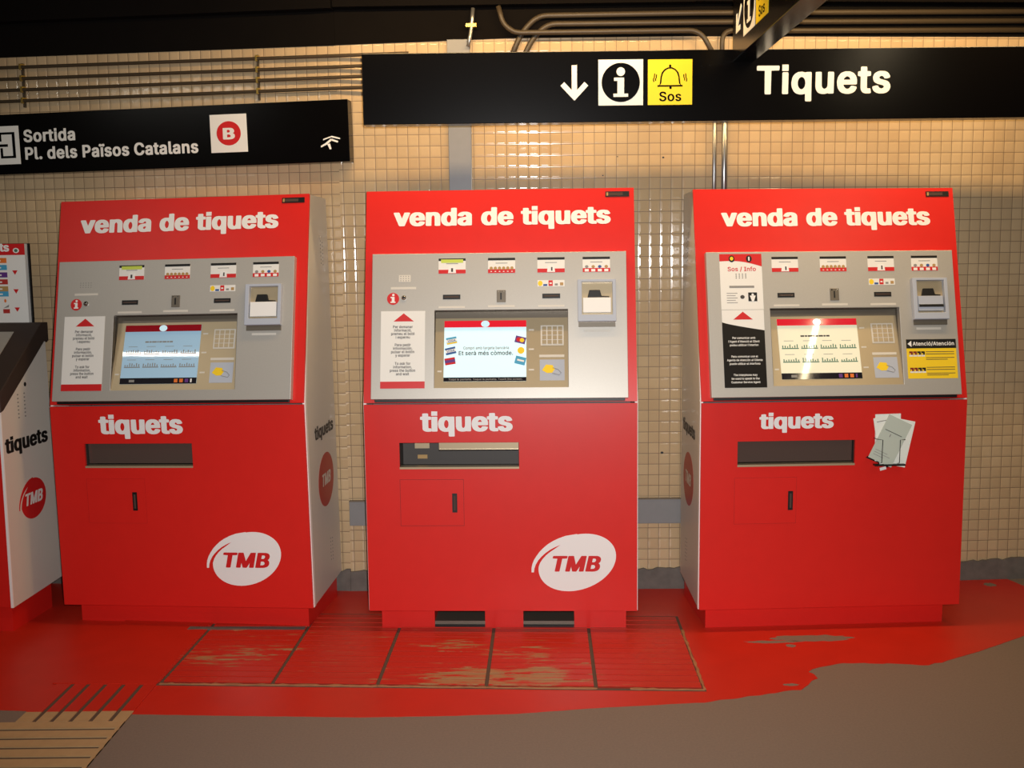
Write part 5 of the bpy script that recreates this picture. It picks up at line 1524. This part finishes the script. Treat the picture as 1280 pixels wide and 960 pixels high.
b.disc(KS, 0.19, 1.022, 0.008, 0.009, 0.0, 0.002, 'black', seg=12)
b.build('side_vent', sp)
b = MB()
b.prism(KS, [(0.012, 0.118), (0.37, 0.132), (0.355, 1.19), (0.346, 1.19), (0.012, 0.945)], -KW, -0.011, 'grey_paint')
b.build('carcass', kio)
b = MB()
b.rect(XZ, -KW, -0.012, 0.118, 0.90, -0.012, 0.0, 'red')
fd = b.build('front_door', kio)
b = MB()
b.rect(XZ, -0.60, -0.30, 0.60, 0.70, 0.0, 0.002, 'smoke')
b.build('delivery_window', fd)
b = MB()
b.rect(XY, -KW + 0.03, -0.035, 0.045, 0.36, 0.0, 0.13, 'red')
b.build('plinth', kio)
b = MB()
prof = [(-0.02, 0.930), (0.0, 0.935), (0.346, 1.190), (0.383, 1.190), (0.383, 1.272), (0.33, 1.272), (-0.02, 1.010)]
b.prism(KS, prof, -KW, 0.012, 'console')
con = b.build('console', kio, bevel=0.003)
d_ = Vx(0, 0.35, 0.262).normalized()
TOPF = Fr((0, -0.02, 1.010), (1, 0, 0), d_, (0, -d_.z, d_.y))
b = MB()
b.rect(TOPF, -0.92, -0.085, 0.03, 0.375, 0.0, 0.003, 'steel')
b.build('keyboard_plate', con)
b = MB()
b.rect(TOPF, -0.70, -0.30, 0.09, 0.34, 0.003, 0.005, 'screen_dark')
b.build('screen', kio)
# header board standing on the console's back edge
HK = Fr((0.0, 0.37, 0), (1, 0, 0), (0, 0, 1), (0, -1, 0))
b = MB()
b.rect(HK, -0.620, -0.0645, 1.268, 1.611, -0.022, 0.0, 'paper')
b.rect(HK, -0.628, -0.0580, 1.268, 1.613, -0.034, -0.0215, 'black')
hb = b.build('header_board', kio)
b = MB()
b.rect(HK, -0.620, -0.0645, 1.563, 1.611, 0.0, 0.0008, 'red_vinyl')
b.build('board_band', hb)
b = MB()
b.text(HK, 'venda de tiquets', 1.5795, 0.042, 'white', u0=-0.52, u1=-0.133, n=0.0014, font=BLACK)
b.build('board_lettering', hb)
b = MB()
b.disc(HK, -0.103, 1.582, 0.014, 0.011, 0.0008, 0.0014, 'white', seg=16)
b.disc(HK, -0.103, 1.582, 0.008, 0.007, 0.0014, 0.002, 'green', seg=12)
b.build('board_emblem', hb)
for vv in (1.488, 1.407, 1.328):
    b = MB()
    b.prism(HK, [(-0.114, vv - 0.010), (-0.102, vv + 0.009), (-0.126, vv + 0.009)], 0.0, 0.0008, 'red_vinyl')
    b.build('board_arrow', hb)
for vv, mm in ((1.540, 'orange'), (1.510, 'sky'), (1.478, 'purple'), (1.448, 'dull_red'), (1.418, 'coin'), (1.396, 'sky')):
    b = MB()
    b.rect(HK, -0.215, -0.149, vv - 0.011, vv + 0.011, 0.0, 0.0008, mm)
    b.rect(HK, -0.205, -0.175, vv - 0.004, vv + 0.002, 0.0008, 0.0012, 'paper')
    b.build('card_picture', hb)
b = MB()
b.disc(HK, -0.166, 1.366, 0.005, 0.008, 0.0, 0.0008, 'orange', seg=10)
b.rect(HK, -0.178, -0.148, 1.312, 1.330, 0.0, 0.0008, 'dull_red')
b.prism(HK, [(-0.176, 1.334), (-0.152, 1.338), (-0.150, 1.350)], 0.0, 0.0008, 'ink_grey')
b.build('board_print', hb)

bpy.context.view_layer.update()
